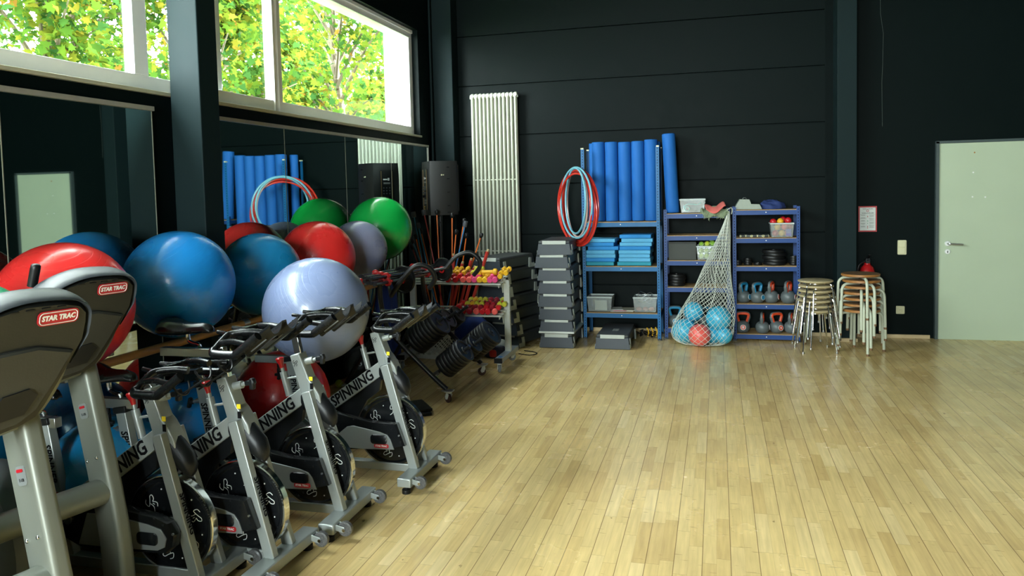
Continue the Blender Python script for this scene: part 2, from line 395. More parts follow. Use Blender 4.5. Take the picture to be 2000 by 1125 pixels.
def plain_window(nm, c, sx, sy, sz):
    f = MB(); x, y, z = c
    if sx < sy:
        for s in (-1, 1): f.box((x, y, z+s*(sz/2-.04)), (.06, sy, .08)); f.box((x, y+s*(sy/2-.04), z), (.06, .08, sz))
        f.box(c, (.06, .08, sz)); g = (.012, sy-.08, sz-.08)
    else:
        for s in (-1, 1): f.box((x, y, z+s*(sz/2-.04)), (sx, .06, .08)); f.box((x+s*(sx/2-.04), y, z), (.08, .06, sz))
        f.box(c, (.08, .06, sz)); g = (sx-.08, .012, sz-.08)
    w_ = struct(f.obj(nm, WHITE_FR, smooth=0)); MB().box(c, g).obj('pane', GLASS, w_, smooth=0)
plain_window('fill_window', (-1.3, YF-.15, 2.3), 2.4, .1, 2.8)  # unseen window, added and narrowed to give fill light from behind the camera
# door
dr = struct(MB().box((2.63, YB-.012, 1.0), (.905, .04, 2.0)).obj('door_1', mat('door_laminate', (.40, .475, .345), .35, var=.05, scale=3), smooth=0, bevel=.002))
MB().box((2.163, YB-.02, 1.01), (.028, .06, 2.02)).box((3.10, YB-.02, 1.01), (.028, .06, 2.02)).box((2.632, YB-.02, 2.014), (.965, .06, .024)).obj('door_frame', mat('door_frame_paint', (.05, .07, .07), .4), dr, smooth=0)
h = MB().lathe([(0, .012), (.024, .012), (.027, .006), (.027, 0)], (2.262, YB-.033, .985), (0, -1, 0)).obj('rosette', WHITEPL, dr)
MB().tube(smooth_path([(2.262, YB-.04, .985), (2.262, YB-.085, .985), (2.29, YB-.092, .983), (2.39, YB-.09, .978)], 4), .009).obj('door_handle', STEEL, dr)
MB().lathe([(0, .009), (.024, .009), (.026, .004), (.026, 0)], (2.262, YB-.033, .903), (0, -1, 0)).obj('keyhole_plate', WHITEPL, dr)
MB().box((2.262, YB-.043, .9), (.006, .003, .022)).obj('keyhole', INK, dr, smooth=0)
for x, z, m_ in ((2.50, 1.9, WOODD), (2.49, 1.70, WHITEPL), (2.485, 1.455, WHITEPL), (2.60, 1.45, WHITEPL)):
    MB().lathe([(0, .004), (.007, .003), (.008, 0)], (x, YB-.032, z), (0, -1, 0), 12).obj('door_mark', m_, dr)
# thin crack in the paint right of the column
struct(MB().tube([(1.63, YB-.001, 3.6), (1.632, YB-.001, 3.35), (1.66, YB-.001, 3.15), (1.655, YB-.001, 2.8), (1.648, YB-.001, 2.65), (1.655, YB-.001, 2.2)], .0016, 5).obj('trim_3', mat('plaster_crack', (.06, .08, .07), .8)))
# socket, switch, notice
sw = thing('light_switch', 'double cream rocker light switch on the dark wall left of the door', 'switch', (1.845, YB, .945))
MB().prism(rounded(.083, .15, .008), .012, (0, -.006, 0)).obj('frame', CREAM, sw)
for s in (1, -1): MB().prism(rounded(.058, .06, .003), .01, (0, -.014, .034*s), bev=.06).obj('rocker', CREAM, sw)
sk = thing('wall_socket', 'cream wall socket low on the dark wall', 'socket', (1.832, YB, .292))
MB().prism(rounded(.082, .082, .008), .012, (0, -.006, 0)).obj('frame', CREAM, sk)
MB().lathe([(.028, 0), (.028, .006), (.021, .006), (.020, -.004), (0, -.004)], (0, -.012, 0), (0, -1, 0)).obj('socket_well', CREAM, sk)
MB().cyl((.007, -.012, 0), (.007, -.009, 0), .003, seg=8).cyl((-.007, -.012, 0), (-.007, -.009, 0), .003, seg=8).obj('socket_hole', INK, sk)
nt_ = thing('fire_notice', 'red bordered printed safety notice sheet on the dark wall', 'notice', (1.517, YB, 1.243))
MB().box((0, -.002, 0), (.178, .004, .268)).obj('border', mat('red_card', (.42, .03, .035), .5), nt_, smooth=0)
MB().box((0, -.0045, 0), (.152, .002, .240)).obj('sheet', mat('notice_paper', (.66, .70, .68), .6), nt_, smooth=0)
N_X, N_Z = (1, 0, 0), (0, 0, 1)
text('heading', 'Verhalten im Brandfall', .011, INK, nt_, (0, -.0058, .106), N_X, N_Z, .0002, .0002)
MB().lathe([(.009, 0), (.009, .001), (.013, .001), (.013, 0)], (0, -.0058, .086), (0, -1, 0)).beam((-.007, -.0062, .079), (.007, -.0062, .093), .0025, .001).obj('prohibition_sign', REDINK, nt_)
text('heading', 'Verhalten im Brandfall', .013, INK, nt_, (0, -.0058, .062), N_X, N_Z, .0002, .0003)
ln = MB()
for k in range(20):
    z = .045-k*.0075
    if k % 5 != 4: ln.box((.038, -.0058, z), (.05-(k*7 % 5)*.003, .0004, .0028))
    if k % 4 < 2: ln.box((-.045, -.0058, z), (.05-(k*3 % 5)*.004, .0004, .0032))
ln.obj('printed_lines', mat('grey_ink', (.2, .22, .22), .6), nt_, smooth=0)
sy = MB()
for z in (.03, .022, -.075, -.085, -.095): sy.box((0, -.0058, z), (.008, .0004, .006))
sy.obj('red_symbol', REDINK, nt_, smooth=0)
MB().box((0, -.0058, -.02), (.012, .0004, .006)).box((0, -.0058, -.045), (.007, .0004, .006)).obj('green_symbol', mat('green_ink', (.01, .25, .08), .5), nt_, smooth=0)
# mirrors
ML = [(4.30, 5.303, 'first from the column'), (5.307, 6.305, 'second from the column'), (6.309, 7.303, 'third from the column'), (7.307, 8.34, 'beside the back corner')]
for a, c, s in ML:
    mr_ = tag(MB().box((XW+.006, (a+c)/2, 1.24), (.008, c-a, 1.80)).obj('wall_mirror', MIRROR, smooth=0), 'tall mirror panel on the window wall, '+s, 'mirror', 'wall mirrors')
for a, c, s in ((2.872, 3.868, 'behind the big blue ball and left of the column'), (1.872, 2.868, 'behind the big red ball, leftmost in view')):
    tag(MB().box((XW+.006, (a+c)/2, 1.24), (.008, c-a, 1.80)).obj('wall_mirror', MIRROR, smooth=0), 'mirror panel on the window wall, '+s, 'mirror', 'wall mirrors')
for mr_, y_ in [(o_, 0) for o_ in COL.objects if o_.name.startswith('wall_mirror')]:
    ys_ = [v_.co.y for v_ in mr_.data.vertices]
    MB().box((XW+.0105, max(ys_)-.0015, 1.24), (.002, .005, 1.80)).obj('edge_strip', mat('mirror_edge', (.30, .30, .22), .5), mr_, smooth=0)
RAILM = mat('mirror_rail_paint', (.42, .40, .34), .4, .3)
tag(MB().box((XW+.012, 6.32, 2.152), (.026, 4.05, .024)).box((XW+.010, 8.343, 1.25), (.02, .008, 1.8)).obj('mirror_rail', RAILM, smooth=0), 'grey metal top rail holding the mirrors right of the column', 'rail')
tag(MB().box((XW+.012, 2.4, 2.154), (.026, 2.95, .026)).obj('mirror_rail', RAILM, smooth=0), 'grey metal top rail holding the mirrors left of the column', 'rail')
# barre
br = thing('ballet_barre', 'round wooden ballet barre fixed along the mirrored wall', 'barre', (-2.885, 4.6, .832))
MB().cyl((0, -4.0, 0), (0, 2.1, .0), .023, seg=16).obj('rail', BARRE, br)
for y in (-3.2, -1.75, -.35, 1.2): 
    MB().beam((0, y, -.03), (-.31, y, -.03), .03, .012).box((-.311, y, -.06), (.01, .05, .12)).obj('bracket', STEEL, br, smooth=0)
MB().cyl((0, -.40, 0), (0, -.34, 0), .0238, seg=16).obj('joint_sleeve', STEEL, br)
# radiator
ra = thing('radiator', 'tall cream tube radiator on the dark back wall', 'radiator', (-2.48, 8.62, 0))
RW = mat('radiator_enamel', (.50, .52, .42), .35, var=.03)
for k in range(12):
    x = -.253+k*.0467; t = MB()
    for y in (-.026, .026): t.cyl((x, y, .17), (x, y, 2.71), .0145, seg=12)
    t.lathe([(0, -.034), (.02, -.03), (.026, -.01), (.024, .012), (.012, .024), (0, .026)], (x, 0, 2.727), seg=14)
    t.tube([(x, -.04, 2.72), (x, .04, 2.72)], .022, 12); t.tube([(x, -.04, .165), (x, .04, .165)], .022, 12)
    t.obj('column_tube', RW, ra)
MB().cyl((-.285, 0, 2.705), (.292, 0, 2.705), .015).cyl((-.285, 0, .185), (.292, 0, .185), .015).obj('header', RW, ra)
MB().box((0, -.026, 1.755), (.52, .006, .012)).box((0, -.026, .93), (.52, .006, .012)).obj('spacer_bar', RW, ra, smooth=0)
MB().box((-.15, .066, 2.4), (.03, .11, .04)).box((.15, .066, 2.4), (.03, .11, .04)).box((-.15, .066, .4), (.03, .11, .04)).box((.15, .066, .4), (.03, .11, .04)).obj('wall_bracket', RW, ra, smooth=0)
# fire extinguisher on the wall behind the stools
fe = thing('fire_extinguisher', 'red fire extinguisher on the wall behind the white legged stools', 'fire extinguisher', (1.49, 8.60, .33))
MB().lathe([(0, 0), (.07, .0), (.078, .02), (.078, .36), (.06, .42), (.03, .45), (.03, .47), (0, .47)]).obj('cylinder', REDP, fe)
MB().box((0, -.01, .49), (.04, .05, .05)).beam((0, -.03, .52), (.0, -.12, .56), .02, .01).beam((0, -.03, .50), (0, -.11, .50), .02, .01).obj('valve_handle', BLACK, fe)
MB().tube(smooth_path([(-.02, -.02, .49), (-.09, -.04, .44), (-.10, -.03, .3), (-.09, -.02, .15)], 5), .012).obj('hose', BLACK, fe)
MB().box((0, .112, .3), (.05, .075, .3)).obj('wall_bracket', BLACK, fe, smooth=0)
# ------------------------------------------------------------------ trees outside the left windows
import numpy as np
rs = np.random.RandomState(3)
def leaf_mat(name, cols):
    m = bpy.data.materials.new(name); m.use_nodes = True; n = m.node_tree; n.nodes.clear(); L = n.links.new
    o = n.nodes.new('ShaderNodeOutputMaterial'); d = n.nodes.new('ShaderNodeBsdfDiffuse'); t = n.nodes.new('ShaderNodeBsdfTranslucent'); mx = n.nodes.new('ShaderNodeMixShader')
    g = n.nodes.new('ShaderNodeNewGeometry'); r = n.nodes.new('ShaderNodeValToRGB'); L(g.outputs['Random Per Island'], r.inputs[0])
    e = r.color_ramp.elements; e[0].position = cols[0][0]; e[0].color = cols[0][1]+(1,); e[1].position = cols[-1][0]; e[1].color = cols[-1][1]+(1,)
    for p, c in cols[1:-1]: x = e.new(p); x.color = c+(1,)
    mx.inputs[0].default_value = .5; L(r.outputs[0], d.inputs[0]); L(r.outputs[0], t.inputs[0]); L(d.outputs[0], mx.inputs[1]); L(t.outputs[0], mx.inputs[2]); L(mx.outputs[0], o.inputs[0]); return m
MAPLE = leaf_mat('maple_leaf', [(0, (.028, .080, .022)), (.25, (.045, .105, .016)), (.5, (.072, .13, .014)), (.78, (.125, .155, .016)), (.96, (.17, .15, .018)), (1, (.20, .09, .018))])
HEDGE = leaf_mat('small_leaf', [(0, (.028, .065, .03)), (.4, (.045, .09, .03)), (.8, (.08, .12, .04)), (1, (.14, .17, .07))])
BARK = mat('tree_bark', (.11, .085, .05), .8, var=.25, scale=12, bump=.4)
STAR = np.array([(0, -.5), (.12, -.28), (.42, -.34), (.30, -.06), (.5, .10), (.22, .16), (.16, .30), (0, .55), (-.16, .30), (-.22, .16), (-.5, .10), (-.30, -.06), (-.42, -.34), (-.12, -.28)])
OVAL = np.array([(0, -.5), (.22, -.2), (.24, .15), (0, .5), (-.24, .15), (-.22, -.2)])
def foliage(name, m, parent, clumps, n, size, shape):
    """leaves hung around clump centres, each a small bent blade turned its own way"""
    k = len(shape); cl = np.array(clumps, float); idx = rs.randint(0, len(cl), n)
    rad = rs.rand(n)**.5; dv = rs.randn(n, 3); dv /= np.linalg.norm(dv, axis=1)[:, None]
    pos = cl[idx, :3]+dv*(rad*cl[idx, 3])[:, None]
    nrm = rs.randn(n, 3)*.6+np.array([.5, -.1, .55]); nrm /= np.linalg.norm(nrm, axis=1)[:, None]
    a = np.cross(nrm, rs.randn(n, 3)); a /= np.linalg.norm(a, axis=1)[:, None]; b = np.cross(nrm, a)
    sz = size*(.6+.8*rs.rand(n))
    pts = pos[:, None, :]+(a[:, None, :]*shape[None, :, 0:1]+b[:, None, :]*shape[None, :, 1:2]+nrm[:, None, :]*(-.5*np.abs(shape[None, :, 0:1])**1.5))*sz[:, None, None]
    me = bpy.data.meshes.new(name); me.vertices.add(n*k); me.vertices.foreach_set('co', pts.reshape(-1))
    me.loops.add(n*k); me.loops.foreach_set('vertex_index', np.arange(n*k)); me.polygons.add(n)
    me.polygons.foreach_set('loop_start', np.arange(n)*k); me.polygons.foreach_set('loop_total', np.full(n, k)); me.update(); me.validate()
    me.materials.append(m); o = bpy.data.objects.new(name, me); COL.objects.link(o); o.parent = parent; return o
def tree(label, loc, height, spread, leafm, n, size, shape, nb, seed, z0=1.2):
    random.seed(seed); t = thing('tree', label, 'tree', loc, group='trees outside the windows'); tr = MB(); cl = []
    tr.tube(smooth_path([(0, 0, -1), (.1, .05, height*.3), (-.1, .1, height*.65), (0, 0, height)], 4), [.11-.09*i/12 for i in range(13)], 8)
    for i in range(nb):
        z = random.uniform(z0, height); a = random.uniform(0, 2*PI); r = random.uniform(.5, 1.)*spread
        p = Vector((0, 0, z*.8)); q = Vector((math.cos(a)*r*.7, math.sin(a)*r, z+random.uniform(-.2, .7)))
        path = [p, p.lerp(q, .5)+Vector((0, 0, .25)), q]; tr.tube(smooth_path(path, 3), [.03, .027, .022, .018, .014, .010, .007], 5)
        for s in (.45, .75, 1.0):
            c = p.lerp(q, s); cl.append((c.x, c.y, c.z+.15, random.uniform(.3, .55)))
    tr.obj('trunk', BARK, t)
    foliage('foliage', leafm, t, cl, n, size, shape); random.seed(7); return t
tree('broad leaved tree with big yellow green lobed leaves filling the window right of the column', (-6.3, 8.6, 0), 6.2, 2.3, MAPLE, 15000, .105, STAR, 62, 1)
tree('yellow green lobed leaved tree seen at the middle post of the window', (-6.0, 11.6, 0), 6.6, 2.4, MAPLE, 15000, .105, STAR, 62, 2)
tree('paler yellow leaved tree deep behind the right hand end of the window', (-7.4, 15.6, 0), 8.0, 3.2, MAPLE, 15000, .12, STAR, 66, 3)
tree('lobed leaved tree seen just left of the big wall column', (-6.4, 6.3, 0), 6.0, 1.6, MAPLE, 9000, .10, STAR, 40, 4, 2.0)
tree('small leaved tree with fine foliage at the far left of the windows', (-7.4, 4.0, 0), 6.0, 2.5, HEDGE, 22000, .065, OVAL, 56, 5, 2.0)
gr = MB().box((-14, 4, -.35), (21, 40, .1)).obj('ground', mat('lawn', (.06, .12, .03), .9, var=.4, scale=3), smooth=0); struct(gr)
# ------------------------------------------------------------------ exercise balls
def ball_mat(name, c, rough=.28):
    m = mat(name, c, rough, var=.04, scale=4, coat=.25); n = m.node_tree; b = n.nodes['Principled BSDF']
    tc = n.nodes.new('ShaderNodeTexCoord'); sp = n.nodes.new('ShaderNodeSeparateXYZ'); n.links.new(tc.outputs['Object'], sp.inputs[0])
    # moulded rings: narrow grooves at even steps of latitude
    def M(op, a, v=None):
        x = n.nodes.new('ShaderNodeMath'); x.operation = op; n.links.new(a, x.inputs[0])
        if v is not None: x.inputs[1].default_value = v
        return x.outputs[0]
    g = M('POWER', M('SUBTRACT', M('MULTIPLY', M('ABSOLUTE', M('SUBTRACT', M('FRACT', M('MULTIPLY', sp.outputs[2], 52.)), .5)), -2.), -1.), 14.)
    bp = n.nodes.new('ShaderNodeBump'); bp.inputs['Strength'].default_value = .35; bp.inputs['Distance'].default_value = -.0012
    n.links.new(g, bp.inputs['Height']); n.links.new(bp.outputs[0], b.inputs['Normal']); return m
BB = ball_mat('blue_ball_vinyl', (.010, .23, .62)); BR = ball_mat('red_ball_vinyl', (.90, .032, .03)); BG = ball_mat('green_ball_vinyl', (.005, .38, .06), .24)
BL = ball_mat('lavender_ball_vinyl', (.20, .25, .41)); BLG = ball_mat('grey_lavender_ball_vinyl', (.25, .265, .40))
BT = ball_mat('teal_green_ball_vinyl', (.01, .36, .16)); BB2 = ball_mat('sky_blue_ball_vinyl', (.012, .27, .58))
def gymball(c, r, m, label, rot=(0, 0, 0)):
    t = thing('exercise_ball', label, 'exercise ball', c, group='inflated exercise balls along the mirrors', rot=rot)
    MB().ball((0, 0, 0), r, 64).obj('shell', m, t, smooth=180)
    MB().lathe([(0, .003), (.007, .003), (.011, -.001), (.011, -.004)], (0, 0, -r), (0, 0, -1), 14).obj('valve_plug', WHITEPL, t)
    return t
gymball((-2.902, 3.66, 1.149), .2975, BB, 'large blue exercise ball in front of the wall column, above the wooden barre', (.4, -.3, 0))
gymball((-2.925, 4.484, 1.115), .270, BB2, 'blue exercise ball just right of the column, below the upper red ball', (.9, .3, 0))
gymball((-2.912, 5.223, 1.149), .2825, BR, 'red exercise ball of the upper row, between a blue and a lavender ball', (-.4, .9, 0))
gymball((-2.86, 5.80, 1.17), .238, BLG, 'small grey lavender exercise ball partly in front of the green ball', (1.1, .4, 0))
gymball((-2.912, 6.356, 1.312), .285, BG, 'green exercise ball, topmost and farthest of the upper row', (.2, 1.2, 0))
gymball((-2.90, 2.87, 1.141), .2975, BR, 'big red exercise ball behind the grey console panels at the left', (.3, .2, 0))
gymball((-2.23, 3.964, .97), .300, BL, 'big pale lavender exercise ball resting above the saddles of the bikes', (.35, .75, 0))
gymball((-2.76, 4.42, .308), .308, BR, 'red exercise ball on the floor below the big lavender ball', (1.2, .2, 0))
gymball((-2.82, 3.62, .305), .305, BB, 'blue exercise ball on the floor behind the bikes, right of another blue one', (.5, .4, 0))
gymball((-2.80, 2.98, .30), .30, BB2, 'blue exercise ball on the floor seen between the silver uprights', (.2, .6, 0))
gymball((-2.66, 2.17, 1.09), .26, BT, 'pale green exercise ball cut by the left edge of the photo')
# ------------------------------------------------------------------ spinning bikes
SW_FR = SILVER
RUN = [[(-.35, .55), (-.62, .35), (-.55, -.05), (-.1, .25), (.18, .5), (.40, .42), (.30, .12), (.05, .02)], [(.05, .02), (.30, -.35), (.10, -.6)], [(-.3, .1), (-.2, -.35), (-.45, -.7)], [(-.05, -.1), (.0, -.3)]]
def make_bike(hz, seatz, label, cage=False, round_guard=False):
    t = thing('spinning_bike', label, 'exercise bike', group='spinning bikes in a row')
    # frame
    MB().box((-.012, 0, .066), (.080, .48, .05)).obj('front_stabilizer', SW_FR, t, bevel=.006)
    MB().box((-1.02, 0, .066), (.07, .48, .05)).obj('rear_stabilizer', SW_FR, t, bevel=.006)
    for x in (-.012, -1.02):
        for s in (-1, 1): MB().cyl((x, s*.205, 0), (x, s*.205, .022), .024).cyl((x, s*.205, .018), (x, s*.205, .045), .009).obj('levelling_foot', RUBBER, t)
    MB().beam((-.04, 0, .068), (-1.0, 0, .068), .05, .045).obj('base_rail', SW_FR, t, bevel=.004)
    for s in (-1, 1):
        MB().beam((-.018, s*.068, .085), (-.186, s*.052, .665), .034, .052).obj('fork_leg', SW_FR, t, bevel=.004)
    MB().prism([(-.155, .63), (-.225, .63), (-.285, .835), (-.235, .85), (-.175, .70)], .07, (0, 0, 0)).prism([(-.20, .74), (-.168, .705), (-.130, .645), (-.118, .585), (-.15, .56), (-.19, .62)], .075).obj('head_tube', SW_FR, t, bevel=.005)
    MB().beam((-.25, 0, .83), (-.275, 0, hz-.09), .028, .038).obj('handlebar_post', CHROME, t, bevel=.003)
    a, b = Vector((-.20, 0, .655)), Vector((-.66, 0, .335))
    MB().beam(a, b, .052, .074, (0, 0, 1)).obj('main_tube', SW_FR, t, bevel=.005)
    d = (a-b).normalized(); upv = Vector((-d.z, 0, d.x)); tx = []
    text('spinning_lettering', 'SPINNING', .082, INK, t, a.lerp(b, .46)+Vector((0, -.0268, 0)), d, upv, .0006, .0022, .18, sx=.86)
    MB().beam((-.66, 0, .335), (-.98, 0, .085), .045, .05).obj('rear_tube', SW_FR, t, bevel=.004)
    # seat tube
    p, q = Vector((-.715, 0, .08)), Vector((-.815, 0, .66))
    MB().beam(p, q, .042, .055).obj('seat_tube', SW_FR, t, bevel=.004)
    MB().box((-.815, 0, .668), (.07, .058, .03), (0, -.17, 0)).obj('seat_tube_collar', BLACK, t, bevel=.004)
    d2 = (q-p).normalized()
    text('spinner_lettering', 'SPINNER', .050, INK, t, p.lerp(q, .70)+Vector((0, -.0218, 0)), -d2, Vector((d2.z, 0, -d2.x)), .0006, .0012, .12, sx=.9)
    text('red_lettering', 'PRO', .030, REDINK, t, p.lerp(q, .44)+Vector((0, -.0218, 0)), -d2, Vector((d2.z, 0, -d2.x)), .0006, .0006, .12)
    sz = seatz-.145
    MB().beam(q, (-.815-.178*(sz-.66), 0, sz), .022, .034).obj('seat_post', CHROME, t, bevel=.003)
    MB().cyl((-.80, 0, .585), (-.855, 0, .572), .013).cyl((-.855, 0, .572), (-.875, 0, .568), .009).obj('seat_pop_pin', STEEL, t)
    MB().box((-.885, 0, .566), (.03, .02, .022)).box((-.897, 0, .562), (.02, .022, .056), (0, .25, 0)).obj('pop_pin_knob', BLACK, t, bevel=.006)
    MB().box((-.90, 0, sz+.02), (.30, .038, .045)).obj('seat_slider', STEEL, t, bevel=.003)
    MB().cyl((-.90, 0, sz), (-.90, 0, sz-.035), .009).box((-.90, 0, sz-.055), (.018, .018, .04)).box((-.90, 0, sz-.075), (.055, .018, .016)).obj('slider_lever', BLACK, t, bevel=.004)
    MB().tube(smooth_path([(-.82, 0, sz+.045), (-.83, 0, sz+.06), (-.86, 0, sz+.066), (-.885, 0, sz+.08), (-.89, 0, seatz-.03)], 4), .011, 10).obj('seat_stem', CHROME, t)
    # saddle: lofted from nose to wide tail
    sad = MB(); rows = []; prof = [(-.735, .014, .012, -.006), (-.75, .024, .024, -.004), (-.79, .029, .030, .001), (-.85, .038, .034, -.004), (-.90, .062, .040, -.006), (-.95, .090, .048, .0), (-.99, .100, .050, .006), (-1.015, .092, .044, .008), (-1.03, .06, .030, .004), (-1.036, .02, .014, .0)]
    k = 20
    for u, hw, hh, dz in prof:
        for i in range(k):
            an = 2*PI*i/k; cz = math.sin(an); rows.append((u, math.cos(an)*hw, seatz+dz+(cz*hh if cz > 0 else cz*hh*.7)-.012*abs(math.cos(an))**3))
    fs = [(i*k+j, i*k+(j+1) % k, (i+1)*k+(j+1) % k, (i+1)*k+j) for i in range(len(prof)-1) for j in range(k)]
    sad.add(rows, fs+[tuple(range(k-1, -1, -1)), tuple((len(prof)-1)*k+i for i in range(k))]).obj('saddle', BLACKG, t, smooth=60)
    # flywheel
    fc = Vector((-.182, 0, .272)); R = .207
    MB().lathe([(0, .011), (.03, .012), (.035, .008), (R-.034, .008), (R-.024, .017), (R-.010, .017), (R-.010, -.017), (R-.024, -.017), (R-.034, -.008), (.035, -.008), (.03, -.012), (0, -.012)], fc, (0, 1, 0), 64).obj('flywheel', BLACKG, t, smooth=30)
    MB().lathe([(R-.012, .018), (R-.004, .019), (R, .015), (R, -.015), (R-.004, -.019), (R-.012, -.018)], fc, (0, 1, 0), 72).obj('chrome_rim', CHROME, t, smooth=40)
    rn = MB()
    for j in range(6):
        an = .3+j*PI/3; c = fc+Vector((math.cos(an), 0, math.sin(an)))*.125
        X = Vector((math.sin(an), 0, -math.cos(an))); Z = Vector((math.cos(an), 0, math.sin(an)))
        for seg in RUN: rn.tube(smooth_path([c+X*px*.05+Z*pz*.05+Vector((0, -.0085, 0)) for px, pz in seg], 3), .0018, 4)
        c2 = fc+Vector((math.cos(an+.52), 0, math.sin(an+.52)))*.150; rn.cyl(c2+Vector((0, -.0095, 0)), c2+Vector((0, -.007, 0)), .0035, seg=8)
    rn.obj('rider_emblem', WINK, t)
    MB().cyl(fc+Vector((0, -.06, 0)), fc+Vector((0, .06, 0)), .016).cyl(fc+Vector((0, -.03, 0)), fc+Vector((0, .03, 0)), .03).obj('axle', STEEL, t)
    # fender over the wheel front and inner cover
    fe_ = MB(); rows = []; k = 14; pr = [(-.235, .60, .012, .02), (-.225, .632, .034, .045), (-.19, .640, .042, .056), (-.15, .618, .045, .060), (-.11, .580, .045, .052), (-.083, .540, .040, .036), (-.072, .515, .028, .018), (-.070, .50, .01, .004)]
    for i, (u, z, hy, hn) in enumerate(pr):
        a_ = .4-.28*i if i < 4 else -.75-.1*i; nx, nz = -math.sin(a_), math.cos(a_)
        for j in range(k):
            an = 2*PI*j/k; rows.append((u-.008+nx*math.sin(an)*hn*1.0, math.cos(an)*hy, z-.022+nz*math.sin(an)*hn*1.0))
    fe_.add(rows, [(i*k+j, i*k+(j+1) % k, (i+1)*k+(j+1) % k, (i+1)*k+j) for i in range(len(pr)-1) for j in range(k)]+[tuple(range(k-1, -1, -1)), tuple((len(pr)-1)*k+i for i in range(k))]).obj('wheel_fender', BLACK, t, smooth=70)
    MB().prism([(-.235, .585), (-.60, .335), (-.63, .26), (-.45, .26), (-.395, .33), (-.33, .44), (-.25, .50)], .03, (0, .012, 0), bev=.01).obj('inner_cover', BLACK, t)
    # chain guard on the near side
    y = -.098
    if round_guard: G = [(-.66, .33), (-.60, .405), (-.50, .405), (-.30, .362), (-.16, .345), (-.105, .325), (-.075, .28), (-.085, .23), (-.12, .20), (-.30, .19), (-.55, .185), (-.64, .22)]
    else: G = [(-.665, .30), (-.63, .40), (-.56, .415), (-.44, .385), (-.26, .352), (-.10, .348), (-.055, .225), (-.11, .212), (-.40, .185), (-.56, .185), (-.64, .22)]
    cg = MB().prism(G, .045, (0, y, 0), bev=.03).obj('chain_guard', BLACKG, t)
    I = [(-.53, .20), (-.46, .27), (-.40, .318), (-.36, .326), (-.20, .300), (-.155, .285), (-.135, .26), (-.115, .205), (-.30, .197)] if not round_guard else [(-.55, .20), (-.50, .335), (-.40, .34), (-.20, .315), (-.14, .30), (-.115, .265), (-.125, .228), (-.16, .212), (-.35, .203)]
    MB().prism(I, .006, (0, y-.024, 0)).obj('silver_panel', SILVERD, cg, bevel=.0015)
    MB().prism(rounded(.10, .052, .018, 4, -.205, .258), .006, (0, y-.0285, 0), bev=.05).obj('panel_window', BLACKG, cg)
    lx = (-.19, .222) if not round_guard else (-.33, .258)
    MB().prism(rounded(.088, .022, .009, 4, *lx), .003, (0, y-.0285, 0)).obj('red_badge', REDINK, cg, smooth=0)
    text('badge_lettering', 'STAR TRAC', .0135, WINK, cg, (lx[0], y-.0305, lx[1]), (1, 0, 0), (0, 0, 1), .0004, .0005)
    MB().cyl((-.085, y-.02, .285), (-.085, y-.026, .285), .005, seg=8).cyl((-.60, y-.02, .37), (-.60, y-.026, .37), .004, seg=8).obj('screw', STEEL, cg)
    # crank and pedals
    MB().cyl((-.60, -.13, .30), (-.60, .12, .30), .02).obj('bottom_bracket', STEEL, t)
    for s, an in ((-1, 2.5), (1, 2.5+PI)):
        e = Vector((-.60+.17*math.cos(an), s*.135, .30+.17*math.sin(an)))
        cr = MB().beam((-.60, s*.135, .30), e, .014, .03).obj('crank_arm', STEEL, t, bevel=.003)
        MB().box((e.x, e.y+s*.055, e.z), (.10, .085, .022)).box((e.x+.05, e.y+s*.055, e.z+.03), (.05, .09, .05)).obj('pedal', BLACK, cr, bevel=.005)
    for sy_ in (-1,):
        em = MB()
        for seg in RUN: em.tube(smooth_path([Vector((-.252+px*.024, sy_*.0362, .800+pz*.024)) for px, pz in seg], 3), .0011, 4)
        em.obj('head_emblem', INK, t)
    # transport wheels
    for s in (-1, 1):
        MB().beam((.022, s*.195-.019, .07), (.070, s*.195-.019, .060), .006, .028).beam((.022, s*.195+.019, .07), (.070, s*.195+.019, .060), .006, .028).box((.026, s*.195, .069), (.010, .040, .026)).obj('wheel_bracket', SW_FR, t, bevel=.002)
        wh_ = MB().lathe([(.008, -.012), (.029, -.013), (.035, -.009), (.035, .009), (.029, .013), (.008, .012)], (.068, s*.195, .060), (0, 1, 0), 24).obj('transport_wheel', mat('speckled_wheel', (.10, .10, .10), .3, var=.95, scale=160), t)
        MB().cyl((.068, s*.195-.024, .060), (.068, s*.195+.024, .060), .008, seg=10).obj('axle_bolt', CHROME, wh_)
    # red resistance knob, pop pin at the head
    MB().cyl((-.315, 0, .625), (-.345, 0, .745), .017).cyl((-.345, 0, .745), (-.352, 0, .775), .009).cyl((-.335, 0, .71), (-.27, 0, .722), .006).obj('resistance_rod', SILVER, t)
    MB().lathe([(0, 0), (.010, 0), (.012, .018), (.019, .038), (.022, .048), (.017, .054), (0, .056)], (-.350, 0, .765), (-.25, 0, .97), 18).obj('resistance_knob', REDP, t)
    MB().cyl((-.225, 0, .80), (-.175, 0, .812), .017).cyl((-.175, 0, .812), (-.15, 0, .818), .009).obj('head_pop_pin', SILVER, t)
    MB().box((-.135, 0, .822), (.05, .022, .022), (0, -.2, 0)).box((-.125, 0, .817), (.022, .024, .05)).obj('head_pin_knob', BLACK, t, bevel=.006)
    # stickers, leg lettering
    lg0, lg1 = Vector((-.015, -.068, .105)), Vector((-.186, -.052, .665)); ld = (lg1-lg0).normalized(); fr = Vector((ld.z, 0, -ld.x)).normalized()
    text('leg_lettering', 'SPINNING', .040, INK, t, lg0.lerp(lg1, .42)+fr*.0268, -ld, (0, 1, 0), .0005, .0008, 0, sx=.95)
    MB().box(Vector((-.165, -.0455, .690)), (.016, .002, .03)).obj('head_sticker', INK, t, smooth=0)
    MB().box(Vector((-.172, -.0370, .725)), (.018, .003, .02)).obj('yellow_sticker', mat('yellow_label', (.85, .62, .02), .5), t, smooth=0)
    # handlebar
    hb = MB(); r = .0145
